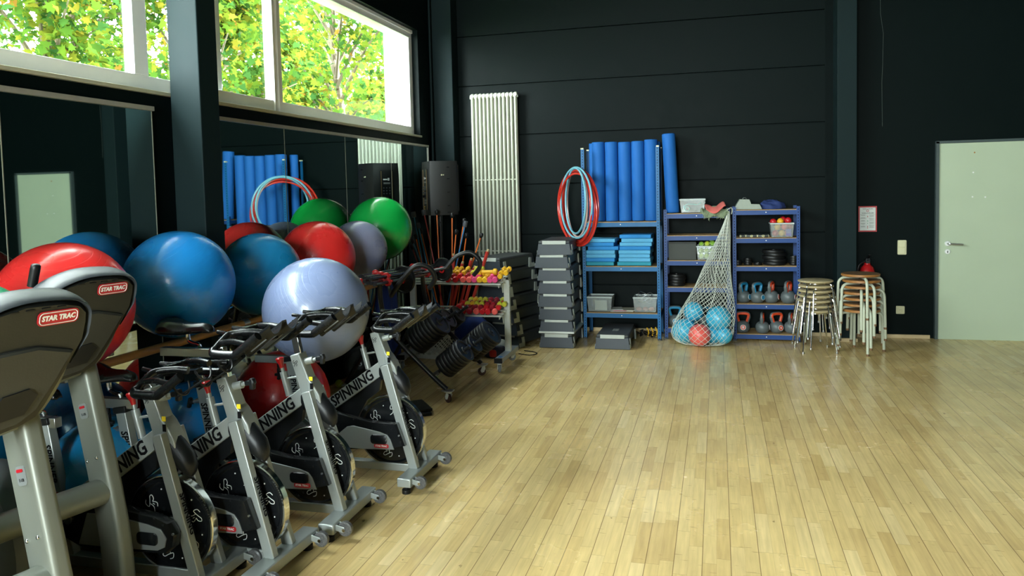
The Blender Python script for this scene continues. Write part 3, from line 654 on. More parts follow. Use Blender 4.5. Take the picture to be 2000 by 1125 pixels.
    for s in (-1, 1):
        hb.tube(smooth_path([(.048, s*.195, hz+.006), (0, s*.196, hz-.030), (-.052, s*.197, hz-.068), (-.072, s*.197, hz-.075), (-.155, s*.195, hz-.075), (-.172, s*.188, hz-.070), (-.176, s*.17, hz-.058), (-.162, s*.115, hz-.018), (-.152, s*.098, hz-.010), (-.13, s*.088, hz-.006), (-.07, s*.075, hz-.002), (-.02, s*.065, hz-.006)], 4), [.0185]*24+[.0145]*21, 12)
        hb.tube([(-.16, s*.10, hz-.012), (-.20, s*.06, hz-.016), (-.25, s*.05, hz-.012)], .009, 8)
        hb.tube(smooth_path([(-.170, s*.145, hz-.040), (-.10, s*.158, hz-.028), (-.02, s*.185, hz-.030)], 4), .0125, 10)
    hb.tube([(-.15, -.10, hz-.012), (-.15, .10, hz-.012)], .0145, 10); hb.beam((-.27, 0, hz-.05), (-.02, 0, hz-.022), .045, .016).obj('handlebar', GRIP, t, smooth=60)
    if cage:
        for s in (-1, 1):
            wb_ = MB(); c = Vector((.02, s*.07, hz))
            for u in (-.075, .03):
                wb_.tube([c+Vector((u+.02*math.sin(a_), math.cos(a_)*.045, u*.62-.012-.045*math.sin(a_))) for a_ in [PI*i/12 for i in range(13)]], .0045, 6)
            wb_.tube([c+Vector((-.1, 0, -.12)), c+Vector((.05, 0, -.03))], .0045, 6).obj('bottle_cage', BLACK, t)
    else:
        # two trough shaped bottle holders side by side in one moulding
        n = 56; T = []; 
        for i in range(n+1):
            yy = -.112+.224*i/n; dd = abs(abs(yy)-.0625)/.046; T.append((yy, -.047*math.sqrt(max(0, 1-dd*dd))**1.2))
        vs = []
        for u, w_ in ((-.085, 0), (.045, 0)):
            for off in (0, -.009):
                for yy, zz in T: vs.append((u, yy, hz+u*.72+.006+zz+off))
        m_ = n+1; fs = []
        for i in range(n):
            fs += [(i, i+1, 2*m_+i+1, 2*m_+i), (m_+i+1, m_+i, 3*m_+i, 3*m_+i+1), (i+1, i, m_+i, m_+i+1), (2*m_+i, 2*m_+i+1, 3*m_+i+1, 3*m_+i)]
        fs += [(0, 2*m_, 3*m_, m_), (n, m_+n, 3*m_+n, 2*m_+n)]
        bh = MB().add(vs, fs)
        bh.obj('bottle_holder', BLACKG, t, smooth=50)
        MB().beam((-.075, 0, hz-.088), (-.01, 0, hz-.04), .16, .014).obj('holder_underside', BLACK, t, bevel=.004)
        for s in (-1, 1): MB().beam((-.06, s*.0625-.028, hz-.082), (.015, s*.0625-.028, hz-.028), .005, .005).obj('holder_slot', SILVERD, t)
    return t
def place(t, x, y, rz=0.): t.location = (x, y, 0); t.rotation_euler = (0, 0, rz); return t
place(make_bike(.965, .785, 'spinning bike farthest from the camera, standing apart beside the weight rack'), -1.63, 4.02, -.01)
place(make_bike(1.055, .955, 'spinning bike second from the far end of the row, below the big lavender ball'), -1.77, 3.41, .01)
place(make_bike(1.062, .82, 'spinning bike third from the far end, with its low black saddle in view'), -1.83, 2.90, -.02)
place(make_bike(.945, .79, 'nearest spinning bike, with wire bottle cages, half behind the grey console machines', True, True), -2.03, 2.68, -.01)

# ------------------------------------------------------------------ console machines (cross trainers) at the left
CONS = mat('console_grey_plastic', (.013, .0145, .0125), .45, var=.08, bump=.12, scale=160)
RIM = mat('console_rim_plastic', (.026, .031, .036), .45, var=.05)
UPR = mat('champagne_silver_paint', (.20, .212, .18), .42, .25, var=.03)
def make_trainer(label):
    t = thing('cross_trainer', label, 'exercise machine', group='grey console machines at the left')
    # local frame: +x forward, +y lateral (far side), the far upright at y=-.02
    for y in (-.09, -.60):
        path = smooth_path([(-.235, y, .99), (-.165, y, .74), (-.105, y, .52), (-.06, y, .32), (-.042, y, .14), (-.042, y, .02)], 5)
        up_ = MB(); n = len(path); W_, D_ = .062, .145; vs = []
        sec = rounded(D_, W_, .020, 5)
        for i, p in enumerate(path):
            d = (path[min(i+1, n-1)]-path[max(i-1, 0)]).normalized(); X = Vector((-d.z, 0, d.x))
            vs += [p+X*a_+Vector((0, b_, 0)) for a_, b_ in sec]
        k = len(sec); fs = [(i*k+j, i*k+(j+1) % k, (i+1)*k+(j+1) % k, (i+1)*k+j) for i in range(n-1) for j in range(k)]+[tuple(range(k-1, -1, -1)), tuple((n-1)*k+i for i in range(k))]
        u_ = up_.add(vs, fs).obj('upright', UPR, t, smooth=50); wn_ = u_.modifiers.new('weighted', 'WEIGHTED_NORMAL'); wn_.keep_sharp = True
        for z, x in ((.60, -.128),):
            for dx in (-.030, .032): MB().ball((x+dx, y-.033, z+dx*.4), .007, 10).obj('bolt', CHROME, u_); MB().ball((x+dx, y+.033, z+dx*.4), .007, 10).obj('bolt', CHROME, u_)
        if y > -.2:
            MB().prism(rounded(.055, .06, .012), .003, (-.170, y-.032, .79), (.9, 0, .25), (-.25, 0, .9)).obj('badge', SILVERD, u_)
            MB().prism(rounded(.036, .010, .004), .002, (-.177, y-.034, .805), (.9, 0, .25), (-.25, 0, .9)).obj('badge_mark', REDINK, u_)
            text('badge_lettering', 'E-UB', .014, INK, u_, (-.167, y-.0342, .777), (.97, 0, .25), (-.25, 0, .97), .0003)
    MB().tube([(-.09, -.60, .475), (-.09, -.09, .475)], .062, 20, flat=.8).obj('cross_bar', UPR, t)
    # foot and shroud
    MB().box((-.04, -.345, .035), (.12, .62, .07)).obj('front_foot', UPR, t, bevel=.01)
    sh = MB().lathe([(0, .12), (.23, .11), (.30, .07), (.315, .0), (.30, -.07), (.23, -.11), (0, -.12)], (-.45, -.345, .30), (0, 1, 0), 48).obj('wheel_shroud', mat('blue_grey_plastic', (.12, .145, .165), .4, var=.05), t)
    MB().lathe([(0, .126), (.18, .126), (.205, .113)], (-.45, -.345, .30), (0, -1, 0), 40).obj('shroud_cap', BLACK, sh)
    MB().prism(rounded(.22, .04, .01), .004, (-.42, -.474, .30), (1, 0, 0), (0, 0, 1)).obj('red_band', REDINK, sh)
    text('band_lettering', 'STAR TRAC', .03, WINK, sh, (-.42, -.4765, .30), (1, 0, 0), (0, 0, 1), .0004, .0008)
    MB().beam((-.06, -.345, .06), (-.95, -.345, .06), .10, .08).box((-.95, -.345, .04), (.08, .5, .06)).obj('base_frame', UPR, t, bevel=.006)
    # console: panel tilted forward at the top
    tl = .28; V = Vector((math.sin(tl), 0, math.cos(tl))); Yv = Vector((0, 1, 0)); N = Yv.cross(V); O = Vector((-.085, 0, 1.245))
    out = [(.030, .03), (.028, .06), (.005, .085), (-.05, .10), (-.16, .104), (-.24, .085), (-.31, .045), (-.37, -.03), (-.48, -.15), (-.49, -.28), (-.42, -.34), (-.15, -.295), (-.10, -.275), (-.075, -.24), (-.02, -.13), (.025, -.03)]
    c = MB().prism(out, .10, O-N*.0, Yv, V, bev=.05).obj('console', CONS, t)
    top = [(-.012, -.11), (.030, -.03), (.034, .0), (.035, .04), (.030, .066), (.004, .092), (-.05, .107), (-.16, .111), (-.245, .091), (-.315, .05), (-.375, -.03)]
    rm = MB(); P = [O+Yv*q_.x+V*q_.y for q_ in smooth_path([Vector((a_, b_, 0)) for a_, b_ in top], 4)]
    vs = []; k = 12
    for i, p in enumerate(P):
        d = (P[min(i+1, len(P)-1)]-P[max(i-1, 0)]).normalized(); n2 = N.cross(d)
        for j in range(k): an = 2*PI*j/k; tf = min(1, .35+.65*i/9); vs.append(p+N*math.cos(an)*.054*(.8+.2*tf)+n2*math.sin(an)*.008*tf)
    rm.add(vs, [(i*k+j, i*k+(j+1) % k, (i+1)*k+(j+1) % k, (i+1)*k+j) for i in range(len(P)-1) for j in range(k)]+[tuple(range(k-1, -1, -1)), tuple((len(P)-1)*k+j for j in range(k))]).obj('console_rim', RIM, c, smooth=60)
    F = O+N*.052
    # raised lower plate and dark vent, side facing forward
    lo = [(-.015, -.06), (-.06, -.15), (-.11, -.235), (-.16, -.268), (-.40, -.30), (-.45, -.20), (-.37, -.10), (-.26, -.035), (-.12, -.03)]
    MB().prism(lo, .03, F, Yv, V, bev=.05).obj('lower_panel', mat('console_lower_plastic', (.028, .029, .024), .5, var=.08, bump=.12, scale=160), c)
    MB().prism([(-.14, -.155), (-.115, -.18), (-.15, -.235), (-.24, -.245), (-.255, -.225), (-.215, -.165)], .006, F+N*.017, Yv, V).obj('vent', BLACK, c)
    cx, cy = -.068, .054
    MB().prism(rounded(.122, .045, .015, 5, cx, cy), .004, F+N*.001, Yv, V).obj('logo_plate', REDINK, c)
    ring = MB(); ra_ = rounded(.112, .036, .0125, 5, cx, cy); ring.tube([F+N*.0035+Yv*a_+V*b_ for a_, b_ in ra_], .0014, 5, closed=True).obj('logo_outline', WINK, c)
    text('logo_lettering', 'STAR TRAC', .0222, WINK, c, F+N*.0035+Yv*cx+V*cy, Yv, V, .0004, .0010, .1, sx=.86)
    for i in range(4): MB().prism(rounded(.026, .004, .0015, 2, -.06-.045*i, .086), .004, F, Yv, V).obj('vent_slot', BLACK, c)
    # silver elbow tubes below the console and handle stub
    MB().tube(smooth_path([O+Yv*.02+V*-.09-N*.05, O+Yv*.005+V*-.15-N*.03, O+Yv*-.035+V*-.235-N*.02, O+Yv*-.09+V*-.30-N*.02, O+Yv*-.20+V*-.325-N*.02, O+Yv*-.50+V*-.385-N*.02], 5), .020, 14).obj('elbow_tube', UPR, t)
    MB().tube(smooth_path([O-N*.10+V*.04+Yv*-.29, O-N*.10+V*.11+Yv*-.285, O-N*.10+V*.128+Yv*-.284], 3), [.018]*4+[.017, .013, .005], 12).obj('handle_stub', RUBBER, t)
    return t
LS = Vector((math.sin(.262), math.cos(.262), 0))
a1 = make_trainer('nearest grey console machine with silver uprights, cut by the left edge'); a1.location = (-1.870, 1.925, 0); a1.rotation_euler = (0, 0, -.262)
a2 = dup(a1, 'grey console machine with silver uprights behind the nearest one', (-2.250, 2.560, 0), -.262)
# ------------------------------------------------------------------ steel racks on the back wall
def post(x, y, h, sx, sy, m, nm, parent, cap=None):
    """slotted angle post: two thin flanges, slots as small dark marks"""
    b = MB().box((x+sx*.016, y, h/2), (.034, .003, h)).box((x, y+sy*.016, h/2), (.003, .034, h))
    o = b.obj(nm, m, parent, smooth=0)
    s = MB()
    k = int(h/.03)
    for i in range(k): s.box((x+sx*.016, y-sy*.0022, .02+i*.03), (.006, .0014, .014))
    s.obj('slots', INK, o, smooth=0)
    if cap: MB().box((x+sx*.012, y+sy*.012, h+.006), (.03, .03, .014)).obj('post_cap', cap, o, smooth=0)
    MB().box((x+sx*.012, y+sy*.012, .008), (.04, .04, .016)).obj('foot', BLACK, o, smooth=0)
    return o
def rack(name, label, x0, x1, yf, yb, h, shelves, m, cap=None):
    t = thing(name, label, 'shelving', ((x0+x1)/2, yf, 0), group='blue steel shelving on the back wall'); w_ = (x1-x0)/2; d = yb-yf
    for x, sx in ((-w_, 1), (w_, -1)):
        for y, sy in ((0, 1), (d, -1)): post(x, y, h, sx, sy, m, 'post', t, cap)
    for z in shelves:
        s = MB().box((0, d/2, z-.009), (2*w_-.008, d-.008, .014)).obj('shelf_board', OSB, t, smooth=0)
        b = MB()
        for y in (.003, d-.003): b.box((0, y, z-.032), (2*w_-.006, .004, .046)); b.box((0, y+(.008 if y < .1 else -.008), z-.012), (2*w_-.006, .016, .003))
        for x in (-w_+.004, w_-.004): b.box((x, d/2, z-.032), (.004, d-.01, .046))
        b.obj('shelf_beam', m, t, smooth=0)
        MB().lathe([(0, .003), (.005, .002), (.006, 0)], (0, .0005, z-.03), (0, -1, 0), 10).obj('rivet', WHITEPL, t)
    return t
rack('steel_rack', 'tall light blue steel rack holding the foam rolls and foam pads', -1.412, -.588, 8.245, 8.66, 2.05, (1.267, .791, .288), LBLUE, CREAM)
rack('steel_rack', 'dark blue steel rack in the middle, half hidden by the white ball net', -.552, .128, 8.345, 8.70, 1.385, (1.345, 1.112, .846, .562, .125), DBLUE)
rack('steel_rack', 'dark blue steel rack at the right with the kettlebells', .155, .812, 8.345, 8.70, 1.40, (1.372, 1.081, .788, .393, .077), DBLUE)
# foam rolls
FOAM = mat('blue_foam', (.004, .12, .44), .75, var=.06, bump=.3, scale=90)
def foamroll(x, y, z, h, r, label, lean=(0, 0, 0)):
    o = MB().lathe([(0, 0), (r-.006, 0), (r, .006), (r, h-.006), (r-.006, h), (.006, h), (0, h)], seg=40).obj('foam_roll', FOAM)
    o.location = (x, y, z); o.rotation_euler = lean; return tag(o, label, 'foam roll', 'blue foam rolls on the racks')
L6 = ['leftmost roll of the front row, right behind the hoops', 'second roll from the left in the front row', 'third roll from the left in the front row', 'fourth roll from the left in the front row', 'last roll of the front row beside the right hand post']
for i, (x, h) in enumerate(((-1.252, .862), (-1.109, .858), (-.966, .852), (-.825, .856), (-.686, .868))):
    foamroll(x, 8.43, 1.268, h, .0695, 'tall blue foam '+L6[i])
foamroll(-1.330, 8.60, 1.268, .86, .05, 'thin blue foam roll standing behind the leftmost front roll', (0, 0, 0))
foamroll(-.640, 8.585, 1.268, .855, .045, 'thin blue foam roll peeping out behind the right hand post')
foamroll(-.462, 8.45, 1.349, .845, .070, 'blue foam roll standing alone on the middle rack, leaning left', (-.02, -.045, 0))
# foam pads: two piles
def pads(cx, n0, widths, cols, side):
    z = .792; t_ = .0418
    names = ['bottom pad', 'second pad from the bottom', 'third pad from the bottom', 'fourth pad from the bottom', 'fifth pad from the bottom', 'sixth pad from the bottom', 'seventh pad from the bottom', 'top pad']
    for i, (dx, w_, c) in enumerate(zip(n0, widths, cols)):
        nm = names[-1] if i == len(widths)-1 else names[i]
        o = MB().box((0, 0, t_/2), (w_, .30, t_-.002)).obj('foam_pad', FP[c], bevel=.005)
        o.location = (cx+dx, 8.43, z+.001); o.rotation_euler = (0, 0, random.uniform(-.04, .04)); z += t_
        tag(o, FN[c]+' foam pad, '+nm+' of the '+side+' pile', 'foam pad', 'foam pads on the tall rack')
FP = {'l': mat('pale_blue_foam', (.10, .40, .68), .75, bump=.3, scale=90), 'm': mat('mid_blue_foam', (.018, .23, .60), .75, bump=.3, scale=90), 't': mat('teal_foam', (.02, .27, .38), .75, bump=.3, scale=90)}
FN = {'l': 'pale blue', 'm': 'brighter blue', 't': 'teal blue'}
pads(-1.225, (-.005, -.01, .0, .005, .03, -.01, .005), (.30, .335, .32, .315, .33, .315, .32), 'tmlmmml'.replace('mmml', 'lmml')[:7], 'left')
pads(-.865, (.0, .01, .005, .01, .015, .02, .03, .02), (.36, .34, .33, .34, .33, .34, .33, .335), 'tlllmllm'[:8], 'right')
# clear storage boxes
def clear_box(label, x, y, z, w_, d, h, rz=0, feet=True):
    t = thing('storage_box', label, 'storage box', (x, y, z), rz)
    b = MB(); k = .88; T = .003
    def side(p, q, r_, s_): 
        n_ = (Vector(q)-Vector(p)).cross(Vector(s_)-Vector(p)).normalized()*T
        P = [Vector(v) for v in (p, q, r_, s_)]; b.add(P+[v+n_ for v in P], [(0, 1, 2, 3), (7, 6, 5, 4), (0, 4, 5, 1), (1, 5, 6, 2), (2, 6, 7, 3), (3, 7, 4, 0)])
    c = [(sx*w_/2*k, sy*d/2*k, .004) for sx, sy in ((-1, -1), (1, -1), (1, 1), (-1, 1))]; u = [(sx*w_/2, sy*d/2, h) for sx, sy in ((-1, -1), (1, -1), (1, 1), (-1, 1))]
    for i in range(4): j = (i+1) % 4; side(c[i], c[j], u[j], u[i])
    b.box((0, 0, .005), (w_*k, d*k, T)); b.obj('box_body', CLEARPL, t, smooth=0)
    r_ = MB(); 
    for sx in (-1, 1): r_.box((sx*w_/2, 0, h-.008), (.008, d+.01, .014))
    for sy in (-1, 1): r_.box((0, sy*d/2, h-.008), (w_+.01, .008, .014))
    r_.obj('rim', mat('frosted_rim', (.42, .47, .46), .4), t, smooth=0, bevel=.002)
    return t
cb1 = clear_box('clear plastic box with white paper inside, lowest shelf of the tall rack', -1.245, 8.40, .290, .27, .24, .165)
tag(MB().box((0, 0, .055), (.13, .004, .11), (.12, 0, .05)).obj('paper_sheet', mat('off_white_paper', (.6, .6, .5), .7), smooth=0, loc=(-1.235, 8.33, .300)), 'white printed sheet standing inside the left clear box', 'paper')
cb2 = clear_box('clear plastic box with coiled wire and salmon pads on the tall rack', -.755, 8.40, .290, .25, .24, .165)
sp = MB()
for k in range(4): sp.tube([(random.uniform(-.01, .01)+.075*math.cos(a), .06*math.sin(a), .09+.02*k+.03*math.sin(a*2+k)) for a in [2*PI*i/18 for i in range(18)]], .003, 5, closed=True)
tag(sp.obj('coiled_wire', STEEL, loc=(-.76, 8.40, .315)), 'loose coil of grey wire heaped in the right clear box', 'wire')
SAL = mat('salmon_foam', (.62, .24, .16), .7)
for i, dx in enumerate((-.07, 0., .065)):
    tag(MB().ball((0, 0, 0), .03, 14, (1.1, 1, .75)).obj('massage_pad', SAL, loc=(-.755+dx, 8.345, .320)), 'salmon coloured pad in the right clear box, '+('leftmost', 'middle', 'rightmost')[i]+' of three', 'pad', 'salmon pads in the clear box')
for i, (dx, dz, w_, c, s) in enumerate(((0, 0, .15, (.55, .52, .48), 'bottom'), (.02, .008, .14, (.35, .06, .10), 'middle'), (-.02, .016, .13, (.6, .6, .58), 'top'))):
    o = MB().box((0, 0, .0035), (w_, .2, .007)).obj('booklet', mat('booklet_'+s, c, .5), bevel=.001, loc=(-1.055+dx, 8.40, .290+dz)); o.rotation_euler = (0, 0, .1*i)
    tag(o, s+' booklet of the small pile between the two clear boxes', 'booklet', 'booklets on the lowest shelf')
for i, (dx, dz) in enumerate(((0, 0), (.015, .009))):
    o = MB().box((0, 0, .004), (.16, .2, .008)).obj('booklet', mat('booklet_cream', (.5, .48, .4), .5), bevel=.001, loc=(-.965+dx, 8.41, .290+dz))
    tag(o, 'pale '+('lower', 'upper')[i]+' folder lying just left of the right clear box', 'booklet', 'booklets on the lowest shelf')
# middle and right racks: things on the shelves
b3 = clear_box('clear plastic box with turquoise skipping rope, on top of the middle rack', -.252, 8.44, 1.347, .26, .22, .148)
tag(MB().tube(smooth_path([(-.07, -.03, .03), (-.085, -.03, .06), (-.05, -.04, .085), (.0, -.03, .085), (.05, -.03, .08), (.09, -.02, .10)], 6)+[], .006, 8).tube([(-.055+.026*math.cos(a), -.035, .036+.022*math.sin(a)) for a in [2*PI*i/16 for i in range(16)]], .005, 8, closed=True).obj('skipping_rope', mat('turquoise_rope', (.03, .45, .38), .4), loc=(-.255, 8.44, 1.352)), 'turquoise skipping rope coiled inside the top clear box', 'rope')
for i, (dx, dy, dz, r) in enumerate(((.0, .02, .045, .038), (.06, .03, .05, .042), (-.04, .05, .05, .04))):
    tag(MB().ball((0, 0, 0), r, 14, (1.2, .8, 1)).obj('rolled_band', mat('grey_green_rubber', (.10, .13, .12), .6), loc=(-.25+dx, 8.44+dy, 1.354+dz-.002)), 'dark grey rolled band in the top clear box, '+('middle', 'right', 'left')[i]+' one', 'band', 'rolled bands in the top box')
# fringed green cloth and coral cloth
clo = MB(); n = 20; vs = []
for i in range(n+1):
    u = i/n
    for j in range(9):
        v = j/8; ang = v*1.5
        vs.append((-.135+.27*u, -.015-.055*math.sin(ang*.9)-.01*math.sin(u*17+j), 1.392-.02*math.sin(u*9)-.095*v*v*(math.sin(PI*u)**.5+.05)-.004*math.sin(u*40)*v))
clo.add(vs, [(i*9+j, (i+1)*9+j, (i+1)*9+j+1, i*9+j+1) for i in range(n) for j in range(8)])
cg_ = clo.obj('fringed_cloth', mat('moss_green_pile', (.20, .25, .15), .9, var=.35, scale=70, bump=.6), smooth=80, loc=(-.03, 8.37, 0))
sm = cg_.modifiers.new('thickness', 'SOLIDIFY'); sm.thickness = .012
tag(cg_, 'shaggy moss green cloth hanging over the top edge of the middle rack', 'cloth')
fr_ = MB(); random.seed(5)
for i in range(90):
    u = random.random(); v = random.uniform(.35, 1); ang = v*1.5
    p = Vector((-.135+.27*u, -.02-.06*math.sin(ang*.9), 1.39-.02*math.sin(u*9)-.095*v*v*(math.sin(PI*u)**.5+.05)))
    fr_.tube([p, p+Vector((random.uniform(-.01, .01)+.012*(u-.5), -.012, -.012)), p+Vector((random.uniform(-.015, .015)+.03*(u-.5), -.012, -random.uniform(.022, .034)))], [.003, .0025, .001], 5)
fr_.obj('fringe', mat('pale_green_pile', (.27, .33, .2), .9, var=.3), cg_); random.seed(7)
red = MB(); vs = []; n = 14
for i in range(n+1):
    u = i/n
    for j in range(7): v = j/6; vs.append((-.11+.20*u+.02*v, -.01-.10*v+.01*math.sin(u*9), 1.408+.022*math.sin(u*7+1)*(1-v)+.030*u-.075*v*v*(.3+math.sin(PI*min(1, u*1.1))*.8)))
red.add(vs, [(i*7+j, (i+1)*7+j, (i+1)*7+j+1, i*7+j+1) for i in range(n) for j in range(6)])
rc = red.obj('folded_cloth', mat('coral_fleece', (.60, .13, .11), .85, bump=.3), smooth=80, loc=(-.025, 8.375, 0)); sm = rc.modifiers.new('thickness', 'SOLIDIFY'); sm.thickness = .006
tag(rc, 'coral red cloth crumpled on top of the shaggy green one', 'cloth')
# middle rack, third shelf: dark box and tennis ball tub
gb = thing('cardboard_box', 'plain dark grey box beside the tennis balls on the middle rack', 'box', (-.362, 8.46, .848))
MB().box((0, 0, .095), (.285, .2, .19)).obj('body', mat('grey_card', (.045, .05, .045), .7), gb, bevel=.002)
MB().box((0, -.1005, .178), (.283, .001, .004)).obj('lid_edge', INK, gb, smooth=0)
tb = clear_box('clear plastic box full of tennis balls on the middle rack', -.112, 8.45, .848, .205, .20, .15)
TEN = mat('tennis_felt', (.50, .60, .04), .85, bump=.4, scale=160); TEN2 = mat('green_tennis_felt', (.25, .48, .05), .85, bump=.4, scale=160)
def small_ball(nm, c, r, m, label, cat, group, seam=False):
    o = MB().ball((0, 0, 0), r, 20).obj(nm, m, smooth=180, loc=c)
    if seam: MB().tube([(r*1.002*math.cos(a)*math.cos(.5*math.cos(2*a)), r*1.002*math.sin(a)*math.cos(.5*math.cos(2*a)), r*1.002*math.sin(.5*math.cos(2*a))) for a in [2*PI*i/28 for i in range(28)]], .0012, 4, closed=True).obj('seam', WHITEPL, o)
    return tag(o, label, cat, group)
ro = ['left', 'centre', 'right']
for r_ in range(2):
    for c_ in range(3):
        small_ball('tennis_ball', (-.112+(-.058+.058*c_)*(1 if r_ else .95), 8.39+.012*r_, .886+.056*r_), .029, TEN, 'yellow tennis ball in the clear box, %s of the %s visible row' % (ro[c_], ('lower', 'upper')[r_]), 'tennis ball', 'tennis balls in the clear box', True)
for i, (dx, dy, dz, s) in enumerate(((-.055, .05, .997-.848+.01, 'left'), (.005, .06, .165, 'middle'), (.06, .05, .17, 'right'), (.05, .075, .21, 'topmost'))):
    small_ball('tennis_ball', (-.112+dx, 8.43+dy*.6, .848+dz), .029, TEN2 if i != 1 else TEN, 'greenish tennis ball heaped above the box rim, '+s+' one', 'tennis ball', 'tennis balls in the clear box', True)
tbx = small_ball('tennis_ball', (-3.10, 5.84, .033), .033, TEN, 'single tennis ball lying on the floor below the mirrors behind the bikes', 'tennis ball', None, True)
# weight plates
def plate(r, th, label, c, cat='weight plate', group='loose weight plates on the racks'):
    t = thing('weight_plate', label, cat, c, group=group)
    MB().lathe([(.013, -th/2), (r*.30, -th/2), (r*.34, -th*.3), (r*.78, -th*.3), (r*.84, -th/2), (r*.98, -th/2), (r, -th*.35), (r, th*.35), (r*.98, th/2), (r*.84, th/2), (r*.78, th*.3), (r*.34, th*.3), (r*.30, th/2), (.013, th/2), (.013, -th/2)], seg=36).obj('disc', RUBBER, t, smooth=30)
    MB().lathe([(.018, th/2+.0006), (.013, th/2+.0006), (.013, -th/2-.0006), (.018, -th/2-.0006)], seg=20).obj('hub_ring', STEEL, t)
    return t
P1 = plate(.095, .03, 'black weight plate, bottom of the pile of four at the left of the middle rack', (-.432, 8.47, .579))
for i, s in enumerate(('second from the bottom', 'third from the bottom', 'topmost')): dup(P1, 'black weight plate, %s of the pile of four on the middle rack' % s, (-.432+.006*(i % 2), 8.47-.004*i, .579+.0312*(i+1)))
P2 = plate(.115, .03, 'large black weight plate, bottom of the big pile on the right rack', (.575, 8.50, .804))
for i, s in enumerate(('second', 'third', 'fourth', 'top')): dup(P2, 'large black weight plate, %s one up in the big pile on the right rack' % s, (.575+(.01, -.012, .008, -.008)[i], 8.50, .804+.0312*(i+1)))
P3 = plate(.042, .022, 'small black disc, bottom of the pile of four near the right post', (.762, 8.46, .800))
for i, s in enumerate(('second', 'third', 'top')): dup(P3, 'small black disc, %s one up in the pile near the right post' % s, (.762, 8.46, .800+.0235*(i+1)))
for x, k, nm in ((.205, 2, 'left'), (.307, 3, 'centre'), (.405, 1, 'right')):
    for i in range(k): dup(P3, 'small black disc, number %s from below in the %s short pile of the right rack' % (('one', 'two', 'three')[i], nm), (x, 8.46, .800+.0235*i))
# grips on the second shelf of the right rack
for i, x in enumerate((.255, .315, .37, .43, .485)):
    t = thing('hand_grip', 'small dark hand grip lying on the second shelf, %s from the left' % ('first', 'second', 'third', 'fourth', 'fifth')[i], 'hand grip', (x, 8.40, 1.095), .5*(-1)**i, 'hand grips on the right rack')
    MB().cyl((-.022, 0, 0), (.022, 0, 0), .012).obj('grip', mat('grey_grip', (.10, .11, .10), .6), t)
    MB().cyl((-.03, 0, 0), (-.022, 0, 0), .013).cyl((.022, 0, 0), (.03, 0, 0), .013).obj('end_cap', CREAM, t)
# grey moulded block and dark blue cloth on top of the right rack
gk = thing('foam_block', 'stepped grey moulded block on top of the right rack', 'block', (.31, 8.47, 1.373))
MB().prism([(-.15, 0), (.14, 0), (.115, .052), (.03, .056), (.012, .105), (-.085, .108)], .2, (0, 0, 0), bev=.03).obj('block', mat('grey_green_plastic', (.26, .30, .25), .5), gk)
MB().tube([(-.055, -.05, .108), (-.045, -.05, .122), (-.025, -.05, .122), (-.015, -.05, .108)], .004, 8).obj('lug', STEEL, gk)
bc = MB(); n = 26; m_ = 12; vs = []; random.seed(11)
for i in range(n):
    for j in range(m_+1):
        th = 2*PI*i/n; ph = PI/2*j/m_; k = 1+.10*math.sin(3*th+ph*4)+.07*math.sin(7*th+2*ph)+.05*math.sin(11*ph+th*2)
        vs.append((.125*math.cos(th)*math.cos(ph)**.6*k, .08*math.sin(th)*math.cos(ph)**.6*k, .088*math.sin(ph)*k*.95))
bc.add(vs, [(i*(m_+1)+j, ((i+1) % n)*(m_+1)+j, ((i+1) % n)*(m_+1)+j+1, i*(m_+1)+j+1) for i in range(n) for j in range(m_)]+[tuple(i*(m_+1) for i in range(n-1, -1, -1))])
tag(bc.obj('crumpled_bag', mat('navy_cloth', (.012, .03, .13), .8, bump=.4), smooth=70, loc=(.548, 8.47, 1.374)), 'crumpled navy blue cloth bag on top of the right rack', 'bag'); random.seed(7)
# clear box with coloured balls
cbx = clear_box('clear plastic box with red and yellow balls on the right rack', .640, 8.43, 1.083, .225, .2, .150)
MB().box((.062, -.090, .05), (.05, .002, .07), (.0, 0, 0)).obj('purple_label', mat('violet_label', (.12, .08, .35), .5), cbx, smooth=0)
CB = [(-.062, -.03, .040, RED, 'red, bottom left'), (.0, -.035, .040, YEL, 'yellow, bottom middle'), (.06, -.02, .040, CORAL, 'coral red, bottom right'), (-.04, -.035, .103, YEL, 'orange yellow, upper left'), (.028, -.03, .105, CORAL, 'coral, upper middle'), (.078, .02, .105, RED, 'red, upper right'), (-.078, .03, .155, RED, 'red, top left above the rim'), (-.008, .025, .160, YEL, 'yellow, top middle above the rim'), (.066, .0, .168, RED, 'red, top right above the rim'), (.02, .06, .175, RED, 'red, at the back of the heap')]
for dx, dy, dz, m_, s in CB: small_ball('play_ball', (.640+dx, 8.43+dy, 1.083+dz), .034, m_, 'small ball in the clear box, right rack, '+s, 'ball', 'coloured balls in the clear box')
